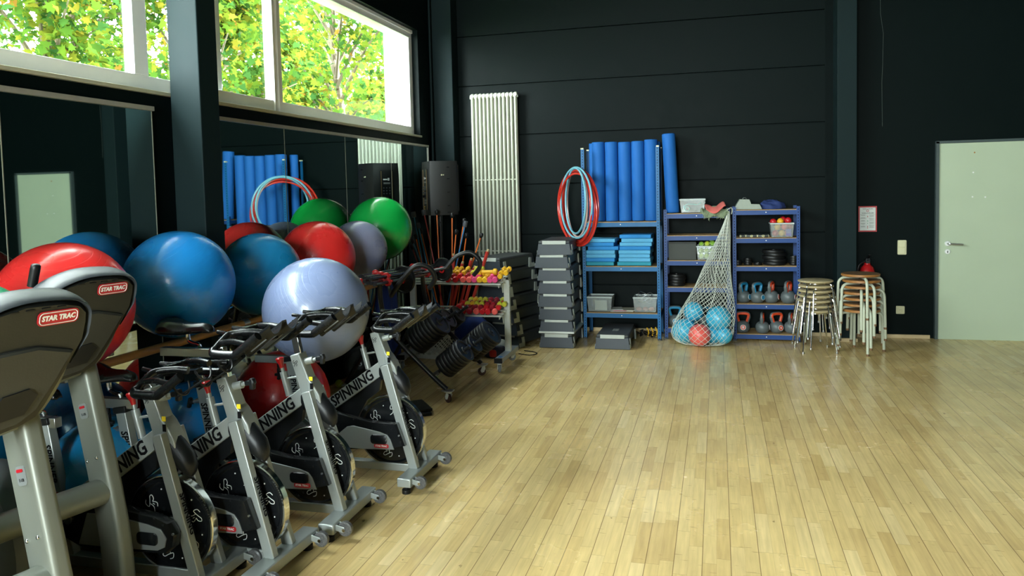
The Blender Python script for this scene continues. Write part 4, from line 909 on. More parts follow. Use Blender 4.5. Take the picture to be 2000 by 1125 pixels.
# kettlebells
KG = mat('kettlebell_grey', (.10, .12, .125), .4, var=.08, bump=.1); KB = mat('kettlebell_blue', (.015, .22, .42), .4); KR = mat('kettlebell_orange', (.62, .06, .015), .4)
def kettlebell(label, c, rz, col, num=None, k=1.):
    t = thing('kettlebell', label, 'kettlebell', c, rz, 'vinyl kettlebells on the lower shelves'); t.scale = (k, k, k)
    MB().lathe([(0, 0), (.045, 0), (.053, .004), (.068, .028), (.073, .056), (.068, .084), (.052, .106), (.033, .118), (0, .120)], seg=32).obj('bell', KG, t, smooth=60)
    MB().tube(smooth_path([(-.038, .004, .09), (-.052, .004, .130), (-.064, .004, .170), (-.058, .004, .192), (-.03, .004, .202), (.03, .004, .202), (.058, .004, .192), (.064, .004, .170), (.052, .004, .130), (.038, .004, .09)], 4), [.019]*8+[.014]*21+[.019]*8, 12).obj('handle', KG, t)
    h = MB().tube(smooth_path([(-.034, -.004, .100), (-.046, -.004, .130), (-.057, -.004, .168), (-.052, -.004, .186), (-.028, -.004, .195), (.028, -.004, .195), (.052, -.004, .186), (.057, -.004, .168), (.046, -.004, .130), (.034, -.004, .100)], 4), .0145, 10).obj('handle_lining', col, t)
    MB().lathe([(0, .003), (.026, .003), (.029, 0)], (0, -.0705, .058), (0, -1, .12), 24).obj('weight_disc', col, t)
    if num: text('weight_number', num, .030, WINK, t, (0, -.0745, .058), (1, 0, 0), (0, .12, 1), .0004, .0012)
    MB().lathe([(.0285, 0), (.0285, .0036), (.025, .0036)], (0, -.0705, .058), (0, -1, .12), 24).obj('disc_ring', WINK, t)
    return t
kettlebell('grey kettlebell with bright blue handle, far left of the row beside the net', (.262, 8.46, .394), 1.0, KB)
kettlebell('grey kettlebell with blue handle, second of the upper row on the right rack', (.400, 8.44, .394), .85, KB)
kettlebell('grey kettlebell with orange handle, third of the upper row on the right rack', (.540, 8.46, .394), 1.25, KR, None, 1.05)
kettlebell('grey kettlebell with orange handle, rightmost of the upper row on the right rack', (.706, 8.44, .394), 1.15, KR, None, 1.07)
kettlebell('grey kettlebell facing front with orange handle and number disc, lower left on the right rack', (.252, 8.45, .078), .0, KR, '8')
kettlebell('grey kettlebell seen side on, second of the lower row on the right rack', (.448, 8.42, .078), 1.45, KR)
kettlebell('grey kettlebell with orange disc turned right, third of the lower row', (.592, 8.46, .078), .55, KR, '8')
kettlebell('grey kettlebell half hidden by the stools, last of the lower row', (.735, 8.46, .078), 1.3, KR)
kettlebell('grey kettlebell with light blue handle at the bottom left of the middle rack', (-.452, 8.46, .126), .1, KB, '6')
kettlebell('grey kettlebell with blue handle behind the net, bottom of the middle rack', (-.290, 8.47, .126), .3, KB)
kettlebell('grey kettlebell with blue handle deeper behind the net on the bottom shelf', (-.13, 8.47, .126), .5, KB)
# hula hoops hanging on the left post of the tall rack
def hoop(i, r, rr, m, label, dz, ang, tilt):
    t = MB().tube([(r*math.cos(a), 0, r*math.sin(a)-r) for a in [2*PI*k/56 for k in range(56)]], rr, 10, closed=True).obj('hula_hoop', m)
    t.location = (-1.45, 8.212-.0125*i, 1.845+dz); t.rotation_euler = (tilt, 0, -(ang*.8+.30)); return tag(t, label, 'hula hoop', 'hula hoops hanging on the tall rack')
HR = mat('red_hoop_plastic', (.62, .035, .02), .3, coat=.3); HB = mat('pale_blue_hoop_plastic', (.20, .50, .62), .3, coat=.3); HW = mat('pink_white_hoop_plastic', (.72, .50, .46), .3, coat=.3)
HO = [('red hula hoop hanging deepest behind the rack post', HR, .39, .0, .74, .02), ('red hula hoop, second from the back', HR, .39, -.01, .82, .03), ('red hula hoop, third from the back', HR, .40, -.005, .66, .0), ('red hula hoop, fourth from the back and hanging lower', HR, .39, -.03, .80, .02), ('red hula hoop, fifth from the back', HR, .38, -.012, .92, .01), ('pinkish white hula hoop among the red ones', HW, .365, .0, 1.0, .0), ('red hula hoop right behind the front blue one', HR, .385, -.02, .86, .0), ('red hula hoop hanging lowest in the bundle', HR, .385, -.055, .70, .03), ('pale blue hula hoop at the front of the bundle', HB, .375, .01, .80, -.01), ('smaller pale blue hula hoop in front of the red bundle', HB, .345, .0, .98, -.02)]
for i, (s, m_, r, dz, ang, tl) in enumerate(HO): hoop(i, r, .0105, m_, s, dz, ang, tl)
# ------------------------------------------------------------------ aerobic steps
STT = mat('step_top_rubber', (.040, .045, .048), .6, var=.2, bump=.4, scale=200); STB = mat('step_body_plastic', (.020, .028, .038), .5, var=.1); STG = mat('step_grey_plastic', (.40, .43, .39), .5, var=.06)
def make_step(label, logo=False):
    """0.70 m long along y, 0.36 m wide, end panel faces -y"""
    t = thing('aerobic_step', label, 'aerobic step', group='aerobic steps in stacks'); Lh, W_, H = .345, .165, .147
    def pr(w0, w1, h0, h1, y0, y1, in0=0): return [(-w0, y0, h0), (w0, y0, h0), (w0, y1, h0), (-w0, y1, h0), (-w1, y0+in0, h1), (w1, y0+in0, h1), (w1, y1-in0, h1), (-w1, y1-in0, h1)]
    BF = [(3, 2, 1, 0), (4, 5, 6, 7), (0, 1, 5, 4), (1, 2, 6, 5), (2, 3, 7, 6), (3, 0, 4, 7)]
    MB().add(pr(W_, W_-.004, .115, H, -Lh+.012, Lh-.012, .004), BF).obj('top_platform', STT, t, bevel=.012)
    MB().add(pr(W_+.014, W_-.002, .0, .118, -Lh, -Lh+.10, .012), BF).obj('end_body', STB, t, bevel=.004)
    MB().add(pr(W_+.014, W_-.002, .0, .118, Lh-.10, Lh, .012), BF).obj('end_body', STB, t, bevel=.004)
    MB().add(pr(W_-.012, W_-.006, .03, .118, -Lh+.09, Lh-.09), BF).obj('side_beam', mat('step_side_plastic', (.05, .06, .058), .5, var=.06), t)
    MB().box((0, -Lh+.010, H-.020), (.245, .006, .038), (-.1, 0, 0)).obj('front_strip', STG, t, bevel=.002)
    for s in (-1, 1):
        for ys in (-1, 1):
            q = [(0, 0), (.115, 0), (.100, .102), (.055, .102), (.060, .045), (.0, .045)]
            y0 = ys*(Lh-.012)
            MB().prism(q, .012, (s*(W_+.009), y0, .002), (0, -ys, 0), (-.05*s, 0, 1)).obj('corner_block', STG, t, bevel=.001)
    if logo:
        for k in range(3): text('top_lettering', ('STEP', 'STEP', 'STEP')[k], .03, STG, t, (.0, -.1+.04*k, H+.001), (1, 0, 0), (0, 1, 0), .0004, .0006, .2)
    return t
ORD = ['bottom', 'second from the floor', 'third from the floor', 'fourth from the floor', 'fifth from the floor', 'sixth from the floor', 'seventh from the floor', 'topmost']
dh = .1335
st0 = make_step('aerobic step with grey end strip, bottom of the middle stack left of the tall rack')
st0.location = (-1.608, 8.035, .002)
off = [0, 0., .0, -.01, -.005, -.012, -.03, -.012]
for i in range(1, 8):
    dup(st0, 'aerobic step, %s of the middle stack beside the tall rack' % ORD[i], (-1.608+off[i], 8.035+.004*(i % 3), .002+dh*i+(.022 if i else 0)), (0, .01, -.01, .015)[i % 4])
tag(MB().box((0, 0, .011), (.37, .70, .020)).obj('spacer_board', mat('pale_grey_board', (.5, .53, .50), .5), bevel=.003, loc=(-1.604, 8.035, .1515)), 'pale grey board between the two lowest steps of the middle stack', 'board')
sx0, sy0 = -2.05, 7.99
for i in range(7):
    a_ = -.30; dup(st0, 'aerobic step, %s of the left stack behind the white dumbbell trolley' % ORD[i if i < 6 else 7], (sx0-.022*i+(.006 if i % 2 else 0), sy0-.028*i, .002+dh*i), a_+.012*(i % 3), rot=None)
    
st1 = make_step('single aerobic step on the floor under the tall blue rack', True); st1.location = (-1.035, 8.05, .002)
# yellow black gear under the rack
yb_ = thing('strap_bundle', 'heap of black and yellow straps on the floor under the tall rack', 'strap', (-.735, 8.40, 0))
b = MB(); random.seed(4)
for i in range(18):
    a = random.uniform(0, 2*PI); p = Vector((random.uniform(-.10, .08), random.uniform(-.08, .08), .015+.01*(i % 5)))
    b.tube(smooth_path([p, p+Vector((.05*math.cos(a), .05*math.sin(a), .03)), p+Vector((.10*math.cos(a+.6), .06*math.sin(a), .01))], 4), .010, 6, flat=.4)
b.obj('black_strap', RUBBER, yb_)
b = MB()
for i in range(3):
    x = -.0+.045*i; b.tube(smooth_path([(x, -.05, .02), (x+.01, -.05, .07), (x-.01, -.03, .11+.004*i)], 4), .007, 6)
b.obj('yellow_strap', YEL, yb_); random.seed(7)
# ------------------------------------------------------------------ net bag with balls
RG = [(1.362, .116, .118, .004, 8.315), (1.335, .100, .124, .012, 8.312), (1.22, .055, .126, .03, 8.295), (1.05, -.02, .128, .05, 8.26), (.85, -.105, .132, .075, 8.215), (.65, -.20, .138, .10, 8.16), (.50, -.285, .145, .125, 8.12), (.36, -.375, .150, .15, 8.08), (.25, -.445, .150, .165, 8.06), (.14, -.475, .145, .175, 8.05), (.06, -.45, .12, .165, 8.05), (.018, -.38, .07, .13, 8.05), (.006, -.25, -.05, .05, 8.05)]
def ring_at(t):
    i = min(int(t), len(RG)-2); f = t-i; return [a*(1-f)+b*f for a, b in zip(RG[i], RG[i+1])]
NU, NV = 28, 46
def net_pt(u, v):
    # even steps of length down the bag
    z, x0, x1, dy, yc = ring_at(tt[v]); a = 2*PI*u/NU
    cx = (x0+x1)/2; rx = (x1-x0)/2
    k = 1+.05*math.sin(3*a+z*6)+.03*math.sin(7*a-z*9)
    return Vector((cx+rx*math.cos(a)*k, yc+dy*math.sin(a)*k, max(.004, z)))
cum = [0]
for i in range(len(RG)-1): cum.append(cum[-1]+abs(RG[i+1][0]-RG[i][0])+.4*abs(RG[i+1][1]-RG[i][1]))
tt = []
for v in range(NV+1):
    s = cum[-1]*v/NV; i = max(j for j in range(len(cum)) if cum[j] <= s+1e-9); i = min(i, len(RG)-2); tt.append(i+(s-cum[i])/(cum[i+1]-cum[i]))
NET = mat('white_net_cord', (.58, .61, .54), .8, var=.08)
nb = thing('ball_net', 'white string net bag hung from the rack post, bulging with balls on the floor', 'net', (0, 0, 0))
mesh = MB()
for dirn in (1, -1):
    for u in range(0, NU, 2 if False else 1):
        if (u % 1) == 0: 
            pts = [net_pt((u+dirn*v*.5), v) for v in range(NV+1)]
            mesh.tube(pts, .0021, 4, caps=False)
mesh.obj('netting', NET, nb, smooth=0)
dc = MB().tube(smooth_path([(.112, 8.30, 1.36), (.06, 8.22, 1.15), (.04, 8.19, .95), (-.02, 8.12, .75), (-.03, 8.02, .55), (-.07, 7.97, .42)], 6), .004, 6)
dc.tube(smooth_path([(.118, 8.30, 1.36), (.09, 8.20, 1.1), (.06, 8.16, .85), (.03, 8.10, .7)], 6), .004, 6)
dc.tube(smooth_path([(.112, 8.315, 1.34), (.10, 8.30, 1.372), (.13, 8.33, 1.392), (.142, 8.352, 1.395), (.15, 8.35, 1.37), (.142, 8.33, 1.33)], 4), .006, 6).obj('draw_cord', NET, nb)
SKY = mat('light_blue_ball_vinyl', (.045, .42, .64), .35, coat=.2); 
BALLS = [(-.335, 8.09, .135, .128, SKY, 'light blue, lowest at the left of the net'), (-.185, 7.985, .118, .112, CORAL, 'red, at the front of the net'), (.005, 8.08, .275, .128, SKY, 'light blue, uppermost at the right'), (-.245, 8.13, .335, .10, SKY, 'light blue, upper left behind the red one'), (.055, 8.04, .110, .085, SKY, 'blue, low at the right'), (-.05, 8.10, .10, .085, SKY, 'teal blue, low between the red one and the right one')]
for x, y, z, r, m_, s in BALLS:
    o = MB().ball((0, 0, 0), r, 36).obj('play_ball', m_, smooth=180, loc=(x, y, z)); tag(o, 'ball inside the white net, '+s, 'ball', 'balls in the white net')
# ------------------------------------------------------------------ stools
BIR = mat('birch_seat', (.46, .38, .22), .4, var=.08, scale=14); BEE = mat('brown_seat', (.30, .13, .035), .4, var=.15, scale=14); BEET = mat('brown_seat_top', (.16, .085, .035), .45, var=.2, scale=14)
LEGC = mat('cream_leg_enamel', (.46, .49, .38), .35, var=.03)
def stool_round(label):
    t = thing('stool', label, 'stool', group='stacked stools by the column')
    MB().lathe([(0, .388), (.15, .388), (.160, .393), (.164, .400), (.160, .407), (.15, .41), (0, .41)], seg=48).obj('seat', BIR, t)
    for k in range(4):
        a = PI/4+k*PI/2; c, s_ = math.cos(a), math.sin(a)
        l = MB().tube(smooth_path([(.03*c, .03*s_, .381), (.115*c, .115*s_, .381), (.150*c, .150*s_, .374), (.166*c, .166*s_, .345), (.182*c, .182*s_, .25), (.222*c, .222*s_, .012)], 5), .0066, 10).obj('leg', CHROME, t)
        MB().cyl((.221*c, .221*s_, .0), (.2195*c, .2195*s_, .016), .0105).obj('foot_cap', STEEL, l)
    MB().lathe([(.11, .374), (.118, .374), (.118, .382), (.11, .382), (.11, .374)], seg=32).obj('under_ring', CHROME, t)
    return t
def stool_four(label):
    t = thing('stool', label, 'stool', group='stacked stools by the column')
    MB().lathe([(0, .395), (.165, .395), (.172, .399), (.172, .416), (.168, .42)], seg=48).obj('seat', BEE, t)
    MB().lathe([(.168, .4203), (0, .4205)], seg=48).obj('seat_top', BEET, t)
    for k in range(4):
        a = -PI/2+.12+k*PI/2; c, s_ = math.cos(a), math.sin(a)
        l = MB().tube(smooth_path([(.02*c, .02*s_, .382), (.13*c, .13*s_, .382), (.172*c, .172*s_, .372), (.198*c, .198*s_, .340), (.205*c, .205*s_, .27), (.212*c, .212*s_, .018)], 5), .0135, 12).obj('leg', LEGC, t)
        MB().cyl((.212*c, .212*s_, .0), (.212*c, .212*s_, .02), .0145).obj('foot_cap', BEET, l)
    return t
so = ['lowest', 'second from the floor', 'third from the floor', 'fourth from the floor', 'fifth from the floor', 'sixth from the floor', 'topmost']
sA = stool_round('round birch stool with thin chrome legs, lowest of the left stack'); sA.location = (.915, 7.96, 0); sA.rotation_euler = (0, 0, .15)
for i in range(1, 7): dup(sA, 'round birch stool with thin chrome legs, %s of the left stack' % so[i], (.915+.004*(i % 2), 7.96, .0475*i), .15+(0, .32, -.30, .2, -.12, .4, .05)[i])
sB = stool_four('brown round stool with cream tube legs, lowest of the right stack'); sB.location = (1.325, 7.97, 0)
for i in range(1, 7): dup(sB, 'brown round stool with cream tube legs, %s of the right stack' % so[i], (1.325+.004*(i % 3-1), 7.97, .0565*i), (0, .14, -.18, .30, -.26, .30, .0)[i])
sC = dup(sB, 'single brown stool with cream legs standing behind the left stack', (1.03, 8.36, 0), .4)
dup(sC, 'second brown stool stacked on the one behind the left stack', (1.03, 8.36, .0565), .6)
# ------------------------------------------------------------------ casters
def caster(parent, c, r=.036, wheel=None, fork=WHITEPL, ang=.4, top=None):
    """hanging caster whose wheel touches z=0 of the parent; top = height of its plate"""
    x, y = c; top = top or .1; d = Vector((math.cos(ang), math.sin(ang), 0)); n = Vector((-math.sin(ang), math.cos(ang), 0)); wc = Vector((x, y, r))-d*.018
    cs = MB().cyl((x, y, top-.02), (x, y, top), .016).box((x, y, top-.004), (.06, .06, .008))
    for s in (-1, 1): cs.beam(Vector((x, y, top-.02))+n*s*.017, wc+n*s*.017, .003, .034)
    cs = cs.obj('caster', fork, parent)
    MB().lathe([(.010, -.011), (r-.006, -.012), (r, -.008), (r, .008), (r-.006, .012), (.010, .011)], wc, n, 24).obj('wheel', wheel or RUBBER, cs)
    MB().cyl(wc-n*.02, wc+n*.02, .009).obj('hub', WHITEPL, cs)
    return cs
GREYW = mat('grey_caster_rubber', (.22, .25, .27), .5)
# ------------------------------------------------------------------ weight plate rack (black, on casters)
BT_ = mat('black_steel_enamel', (.010, .011, .012), .3, var=.1, coat=.2)
pr_ = thing('barbell_rack', 'black wheeled barbell rack loaded with plates, between the bikes and the white trolley', 'weight rack', (0, 0, 0))
Y0, Y1 = 5.55, 6.46
foot = {}
for y in (Y0, Y1):
    MB().tube(smooth_path([(-2.03, y, .105), (-2.14, y, .20), (-2.42, y, .47), (-2.52, y, .60), (-2.56, y, .80), (-2.56, y, .98)], 5), .019, 12).obj('frame_tube', BT_, pr_)
    MB().tube([(-2.56, y, .62), (-2.88, y, .12)], .017, 12).obj('rear_leg', BT_, pr_)
    MB().box((-2.02, y, .098), (.085, .06, .008)).obj('caster_plate', STEEL, pr_, smooth=0)
    caster(pr_, (-2.01, y), .036, mat('brown_caster_wheel', (.07, .035, .03), .35), fork=WHITEPL, ang=-.6 if y < 6 else .5, top=.097)
    caster(pr_, (-2.88, y), .036, GREYW, ang=.3, top=.11)
D1 = Vector((.77, -.05, .62)).normalized()
bars_ = [(-2.145, .205), (-2.37, .415)]
for x, z in bars_: MB().cyl((x, Y0, z), (x, Y1, z), .018).obj('cross_bar', BT_, pr_)
MB().cyl((-2.56, Y0, .965), (-2.56, Y1, .965), .018).obj('cross_bar', BT_, pr_)
horns = []
for (x, z), ys in ((bars_[0], (5.66, 5.98, 6.30)), (bars_[1], (5.72, 6.02, 6.32))):
    for y in ys:
        p = Vector((x, y, z)); MB().cyl(p, p+D1*.36, .0135).obj('plate_horn', BT_, pr_); horns.append(p)
def plate_on(p, d0, r, th, label):
    t = thing('weight_plate', label, 'weight plate', p+D1*d0, group='weight plates on the barbell rack', rot=D1.to_track_quat('Z', 'Y').to_euler())
    MB().lathe([(.0145, -th/2), (r*.30, -th/2), (r*.34, -th*.25), (r*.76, -th*.25), (r*.84, -th/2), (r*.97, -th/2), (r, -th*.3), (r, th*.3), (r*.97, th/2), (r*.84, th/2), (r*.76, th*.25), (r*.34, th*.25), (r*.30, th/2), (.0145, th/2), (.0145, -th/2)], seg=40).obj('disc', RUBBER, t, smooth=30)
    text('weight_lettering', '5 KG' if r > .1 else '2,5', .030, GREYPL, t, (0, r*.56, th*.25+.001), (1, 0, 0), (0, 1, 0), .0006, .001)
    return t
HN = ['near lower peg', 'middle lower peg', 'far lower peg', 'near upper peg', 'middle upper peg', 'far upper peg']
spec = [(0, .100, .032, 7, .095), (1, .082, .028, 6, .13), (2, .118, .030, 9, .085), (3, .118, .034, 8, .05), (4, .095, .030, 6, .10), (5, .085, .028, 5, .12)]
for h_, r, th, n, d0 in spec:
    first = plate_on(horns[h_], d0, r, th, 'black plate on the %s of the barbell rack, innermost disc' % HN[h_])
    for i in range(1, n):
        c = horns[h_]+D1*(d0+i*(th+.0012)); s = 'outermost disc' if i == n-1 else 'disc %s from the inside' % ('0', 'second', 'third', 'fourth', 'fifth', 'sixth', 'seventh', 'eighth')[i]
        k_ = dup(first, 'black plate on the %s of the barbell rack, %s' % (HN[h_], s), c)
# barbells lying on top with red collars
def barbell(x, y, z, L_, label, colr=(.10, .24), tilt=0.02):
    t = thing('barbell', label, 'barbell', (x, y, z), group='barbells on top of the rack', rot=(0, 0, 0)); t.rotation_euler = (-.035, 0, tilt)
    MB().cyl((0, 0, 0), (0, L_, 0), .0125, seg=14).obj('bar', BLACKG, t)
    MB().cyl((0, -.001, 0), (0, .012, 0), .0135, seg=14).obj('end_cap', RUBBER, t)
    for c in colr:
        MB().lathe([(.0127, -.012), (.026, -.012), (.030, -.004), (.030, .006), (.022, .014), (.0127, .014)], (0, c, 0), (0, 1, 0), 20).box((.03, c, .01), (.02, .012, .012)).obj('collar', REDP, t)
    return t
for i in range(9):
    x = -2.54+.050*(i % 5)+.02*(i//5); z = .985+.040*(i//5)+.004*(i % 2)
    barbell(x, 4.98+.05*((i*3) % 4), z, 1.28, 'black barbell with red collars, %s, %s layer' % (('first from the wall', 'second from the wall', 'third from the wall', 'fourth from the wall', 'nearest the room')[i % 5], ('lower', 'upper')[i//5]), (.20+.03*(i % 3), 1.08-.04*(i % 3)), .03-.006*i)
MB().box((-2.50, Y0, .965), (.30, .04, .02)).box((-2.50, Y1, .965), (.30, .04, .02)).obj('bar_tray', BT_, pr_, bevel=.003)
def bigdisc(label, c, r, d=(0.05, 1, -.03)):
    t = thing('weight_plate', label, 'weight plate', c, group='plates on the bars', rot=Vector(d).to_track_quat('Z', 'Y').to_euler())
    MB().lathe([(.016, -.014), (r*.3, -.014), (r*.33, -.008), (r*.82, -.008), (r*.86, -.014), (r*.98, -.014), (r, -.009), (r, .009), (r*.98, .014), (r*.86, .014), (r*.82, .008), (r*.33, .008), (r*.3, .014), (.016, .014), (.016, -.014)], seg=40).obj('disc', RUBBER, t, smooth=30)
    MB().lathe([(.0165, -.016), (.03, -.016), (.03, -.010), (.0165, -.010)], seg=20).obj('red_sleeve', REDP, t)
    return t
bigdisc('round black plate with red centre, standing at the far end of the bars', (-2.31, 6.30, .955), .103, (.35, .93, 0))
bigdisc('round black plate around the bars just left of the curved handle', (-2.40, 5.64, .945), .11, (.25, .97, 0))
# abdominal trainer: curved foam tubes over the rack
ab = thing('abdominal_trainer', 'black abdominal trainer with two curved padded arcs lying on the barbells', 'exercise tool', (0, 0, 0))
MB().tube(smooth_path([(-2.36, 5.30, .86), (-2.27, 5.30, .98), (-2.165, 5.32, 1.085), (-2.075, 5.36, 1.07), (-2.045, 5.4, .985), (-2.10, 5.42, .905)], 7), .0185, 14).obj('curved_arc', RUBBER, ab)
MB().tube(smooth_path([(-2.17, 6.0, 1.0), (-2.09, 6.02, 1.09), (-1.98, 6.04, 1.125), (-1.905, 6.06, 1.07), (-1.905, 6.08, 1.0), (-1.965, 6.1, .93)], 7), .0185, 14).obj('curved_arc', RUBBER, ab)
MB().tube([(-2.36, 5.30, .86), (-2.52, 5.6, .94), (-2.46, 5.9, .95), (-2.17, 6.0, 1.0)], .012, 10).obj('connecting_tube', BT_, ab)
# ------------------------------------------------------------------ white dumbbell trolley
tr = thing('dumbbell_trolley', 'white two tier wheeled trolley full of small coloured dumbbells', 'trolley', (0, 0, 0))
TW = mat('trolley_grey_enamel', (.50, .53, .49), .35, .1)
for x in (-1.895, -2.83):
    MB().box((x, 6.88, .45), (.055, .04, .70)).obj('upright', TW, tr, bevel=.003)
    MB().box((x, 6.83, .115), (.07, .60, .04)).obj('foot', mat('trolley_foot_enamel', (.30, .34, .38), .35, .2), tr, bevel=.003)
    for y in (6.53, 7.13): MB().box((x, y, .115), (.072, .022, .044)).obj('end_cap', BLACK, tr, bevel=.002)
    for y in (6.57, 7.08): caster(tr, (x, y), .034, GREYW, ang=-1.2 if y < 6.8 else .2, top=.095)
    for z in (.775, .485):
        MB().prism([(-.10, .0), (.10, .05), (.10, .085), (-.10, .035), ], .006, (x-.03, 6.80, z-.03), (0, 1, 0), (0, 0, 1)).prism([(.0, .02), (.08, .03), (.06, -.06), (.03, -.06)], .006, (x-.028, 6.80, z-.03), (0, 1, 0), (0, 0, 1)).obj('bracket', TW, tr)
        for q in (-.03, .03): MB().ball((x+.03, 6.86, z+q), .006, 8).obj('bolt', STEEL, tr)
MB().box((-1.895, 6.60, .137), (.03, .05, .003)).obj('blue_sticker', mat('blue_label', (.03, .2, .5), .5), tr, smooth=0)
for z in (.780, .488):
    for y, dz in ((6.70, 0), (6.775, .012), (6.85, .028), (6.92, .045)):
        MB().box((-2.3625, y, z+dz), (.93, .032, .010), (.2, 0, 0)).obj('shelf_rail', TW, tr, bevel=.002)
    MB().beam((-2.828, 6.685, z+.004), (-1.898, 6.685, z+.004), .022, .006).obj('front_lip', TW, tr)
def dumbbell(c, m, label, r=.028, L_=.155, rz=PI/2, rx=.2, group='vinyl dumbbells on the white trolley'):
    t = thing('dumbbell', label, 'dumbbell', c, group=group, rot=(0, 0, 0)); t.rotation_euler = Euler((0, 0, rz)) if rx == 0 else (Matrix.Rotation(rx, 4, 'X') @ Matrix.Rotation(rz, 4, 'Z')).to_euler()
    for s in (-1, 1): MB().lathe([(0, -.019), (r*.8, -.019), (r, -.012), (r, .012), (r*.8, .019), (0, .019)], (s*(L_/2-.019), 0, 0), (1, 0, 0), 12).obj('head', m, t, smooth=40)
    MB().cyl((-L_/2+.03, 0, 0), (L_/2-.03, 0, 0), r*.55, seg=12).obj('handle', m, t)
    return t
OR = ['first', 'second', 'third', 'fourth', 'fifth', 'sixth', 'seventh', 'eighth', 'ninth', 'tenth', 'eleventh', 'twelfth', 'thirteenth', 'fourteenth', 'fifteenth', 'sixteenth']
def row(y, z, items, tier, where):
    r_ = .028 if 'front' in where else .0245
    for i, (x, m, cn) in enumerate(items):
        dumbbell((x, y, z), m, '%s dumbbell, %s from the left in the %s of the %s tier' % (cn, OR[i], where, tier), r_)
def X(px_): return -2.533+(px_-862)*(.619/123.)
U1 = [(X(887), RED, 'red'), (X(901.5), RED, 'red'), (X(916.5), CORAL, 'light red'), (X(928), CORAL, 'coral'), (X(938), PINK, 'pink'), (X(948), YEL, 'yellow'), (X(958), YEL, 'yellow'), (X(967.5), PINK, 'pink'), (X(977), PINK, 'pink')]
row(6.755, .833, U1, 'upper', 'front row')
U2 = [(X(895), DRED, 'dark red'), (X(908), RED, 'red'), (X(922), DRED, 'dark red'), (X(934), PINK, 'pink'), (X(944), PINK, 'pink'), (X(970), PINK, 'pink'), (X(984), YEL, 'yellow')]
row(6.80, .860, U2, 'upper', 'middle row')
U3 = [(X(890), YEL, 'yellow'), (X(899), YEL, 'yellow'), (X(912), YEL, 'yellow'), (X(929), LIME, 'lime green'), (X(940), LIME, 'lime green'), (X(983), YEL, 'orange yellow'), (X(992), YEL, 'orange yellow')]
row(6.86, .884, U3, 'upper', 'back row')
dumbbell((X(960), 6.745, .888), YEL, 'big yellow dumbbell lying crosswise on top of the upper tier', .031, .185, .05, 0)
L1 = [(X(899), RED, 'red'), (X(915), RED, 'red'), (X(927), DRED, 'dark red'), (X(940), CORAL, 'light red'), (X(951.5), RED, 'red'), (X(962), RED, 'red'), (X(975), CORAL, 'light red')]
row(6.755, .541, L1, 'lower', 'front row')
L2 = [(X(903), RED, 'red'), (X(921), DRED, 'dark red'), (X(934), DRED, 'dark red'), (X(945), DRED, 'dark red'), (X(956), RED, 'red'), (X(967), DRED, 'dark red'), (X(979), RED, 'red')]
row(6.81, .570, L2, 'lower', 'middle row')
L3 = [(X(916), LIME, 'olive yellow'), (X(925.5), YEL, 'ochre'), (X(934), LIME, 'lime green'), (X(944), LIME, 'lime green'), (X(955), DRED, 'dark red'), (X(966), DRED, 'dark red'), (X(978), LIME, 'lime green'), (X(987), LIME, 'lime green')]
row(6.87, .594, L3, 'lower', 'back row')
# ------------------------------------------------------------------ crate, bags
cr = thing('plastic_crate', 'white plastic crate with diamond lattice sides on the floor behind the barbell rack', 'crate', (-2.70, 7.16, 0), -.1)
b = MB(); W_, D_, H_ = .19, .15, .24
for z, hh in ((.02, .04), (H_-.015, .03)):
    for s in (-1, 1): b.box((0, s*D_, z), (2*W_, .006, hh)); b.box((s*W_, 0, z), (.006, 2*D_, hh))
for i in range(-6, 7):
    for s in (-1, 1):
        for q in (-1, 1):
            x0 = i*.052; x1 = x0+q*.17
            c0, c1 = max(-W_, min(W_, x0)), max(-W_, min(W_, x1))
            if abs(c1-c0) < .01: continue
            z0 = .04+(c0-x0)/(x1-x0)*.17; z1 = .04+(c1-x0)/(x1-x0)*.17
            b.beam((c0, s*D_, z0), (c1, s*D_, z1), .010, .005, (0, 1, 0))
            if abs(x0) < D_ and abs(x1) < D_+.17: 
                d0, d1 = max(-D_, min(D_, x0)), max(-D_, min(D_, x1)); y0 = .04+(d0-x0)/(x1-x0)*.17; y1 = .04+(d1-x0)/(x1-x0)*.17
                if abs(d1-d0) > .01: b.beam((s*W_, d0, y0), (s*W_, d1, y1), .010, .005, (1, 0, 0))
b.box((0, 0, .006), (2*W_, 2*D_, .008)); b.obj('lattice', WHITEPL, cr, smooth=0)
def sack(nm, label, c, size, m, seed, cat='bag', rough=.12):
    random.seed(seed); b = MB(); n, k = 26, 14; vs = []; o = [random.uniform(0, 6) for _ in range(6)]
    for i in range(n):
        for j in range(k+1):
            th = 2*PI*i/n; v = j/k; rr = (1-(2*v-1)**6*.25)*(1+rough*math.sin(3*th+o[0]+v*3)+rough*.7*math.sin(7*th+o[1]-v*5)+rough*.4*math.sin(13*th+o[2]+v*9))
            if v > .9: rr *= 1-.25*(v-.9)/.1
            vs.append((size[0]*math.cos(th)*rr, size[1]*math.sin(th)*rr, size[2]*v+.05*size[2]*math.sin(2*th+o[3])*v))
    b.add(vs, [(i*(k+1)+j, ((i+1) % n)*(k+1)+j, ((i+1) % n)*(k+1)+j+1, i*(k+1)+j+1) for i in range(n) for j in range(k)]+[tuple(i*(k+1) for i in range(n-1, -1, -1)), tuple(i*(k+1)+k for i in range(n))])
    random.seed(7); return tag(b.obj(nm, m, smooth=70, loc=c), label, cat)
NAVY = mat('royal_blue_cloth', (.010, .035, .22), .75, bump=.4, scale=60)
sack('cloth_bag', 'royal blue cloth bag bulging on the floor behind the black weight plates', (-2.36, 7.24, 0), (.165, .15, .40), NAVY, 3)
dumbbell((-2.43, 7.15, .445), YEL, 'yellow dumbbell lying on the blue cloth bag, left one', .022, .12, .3, 0, 'dumbbells on the blue bag')
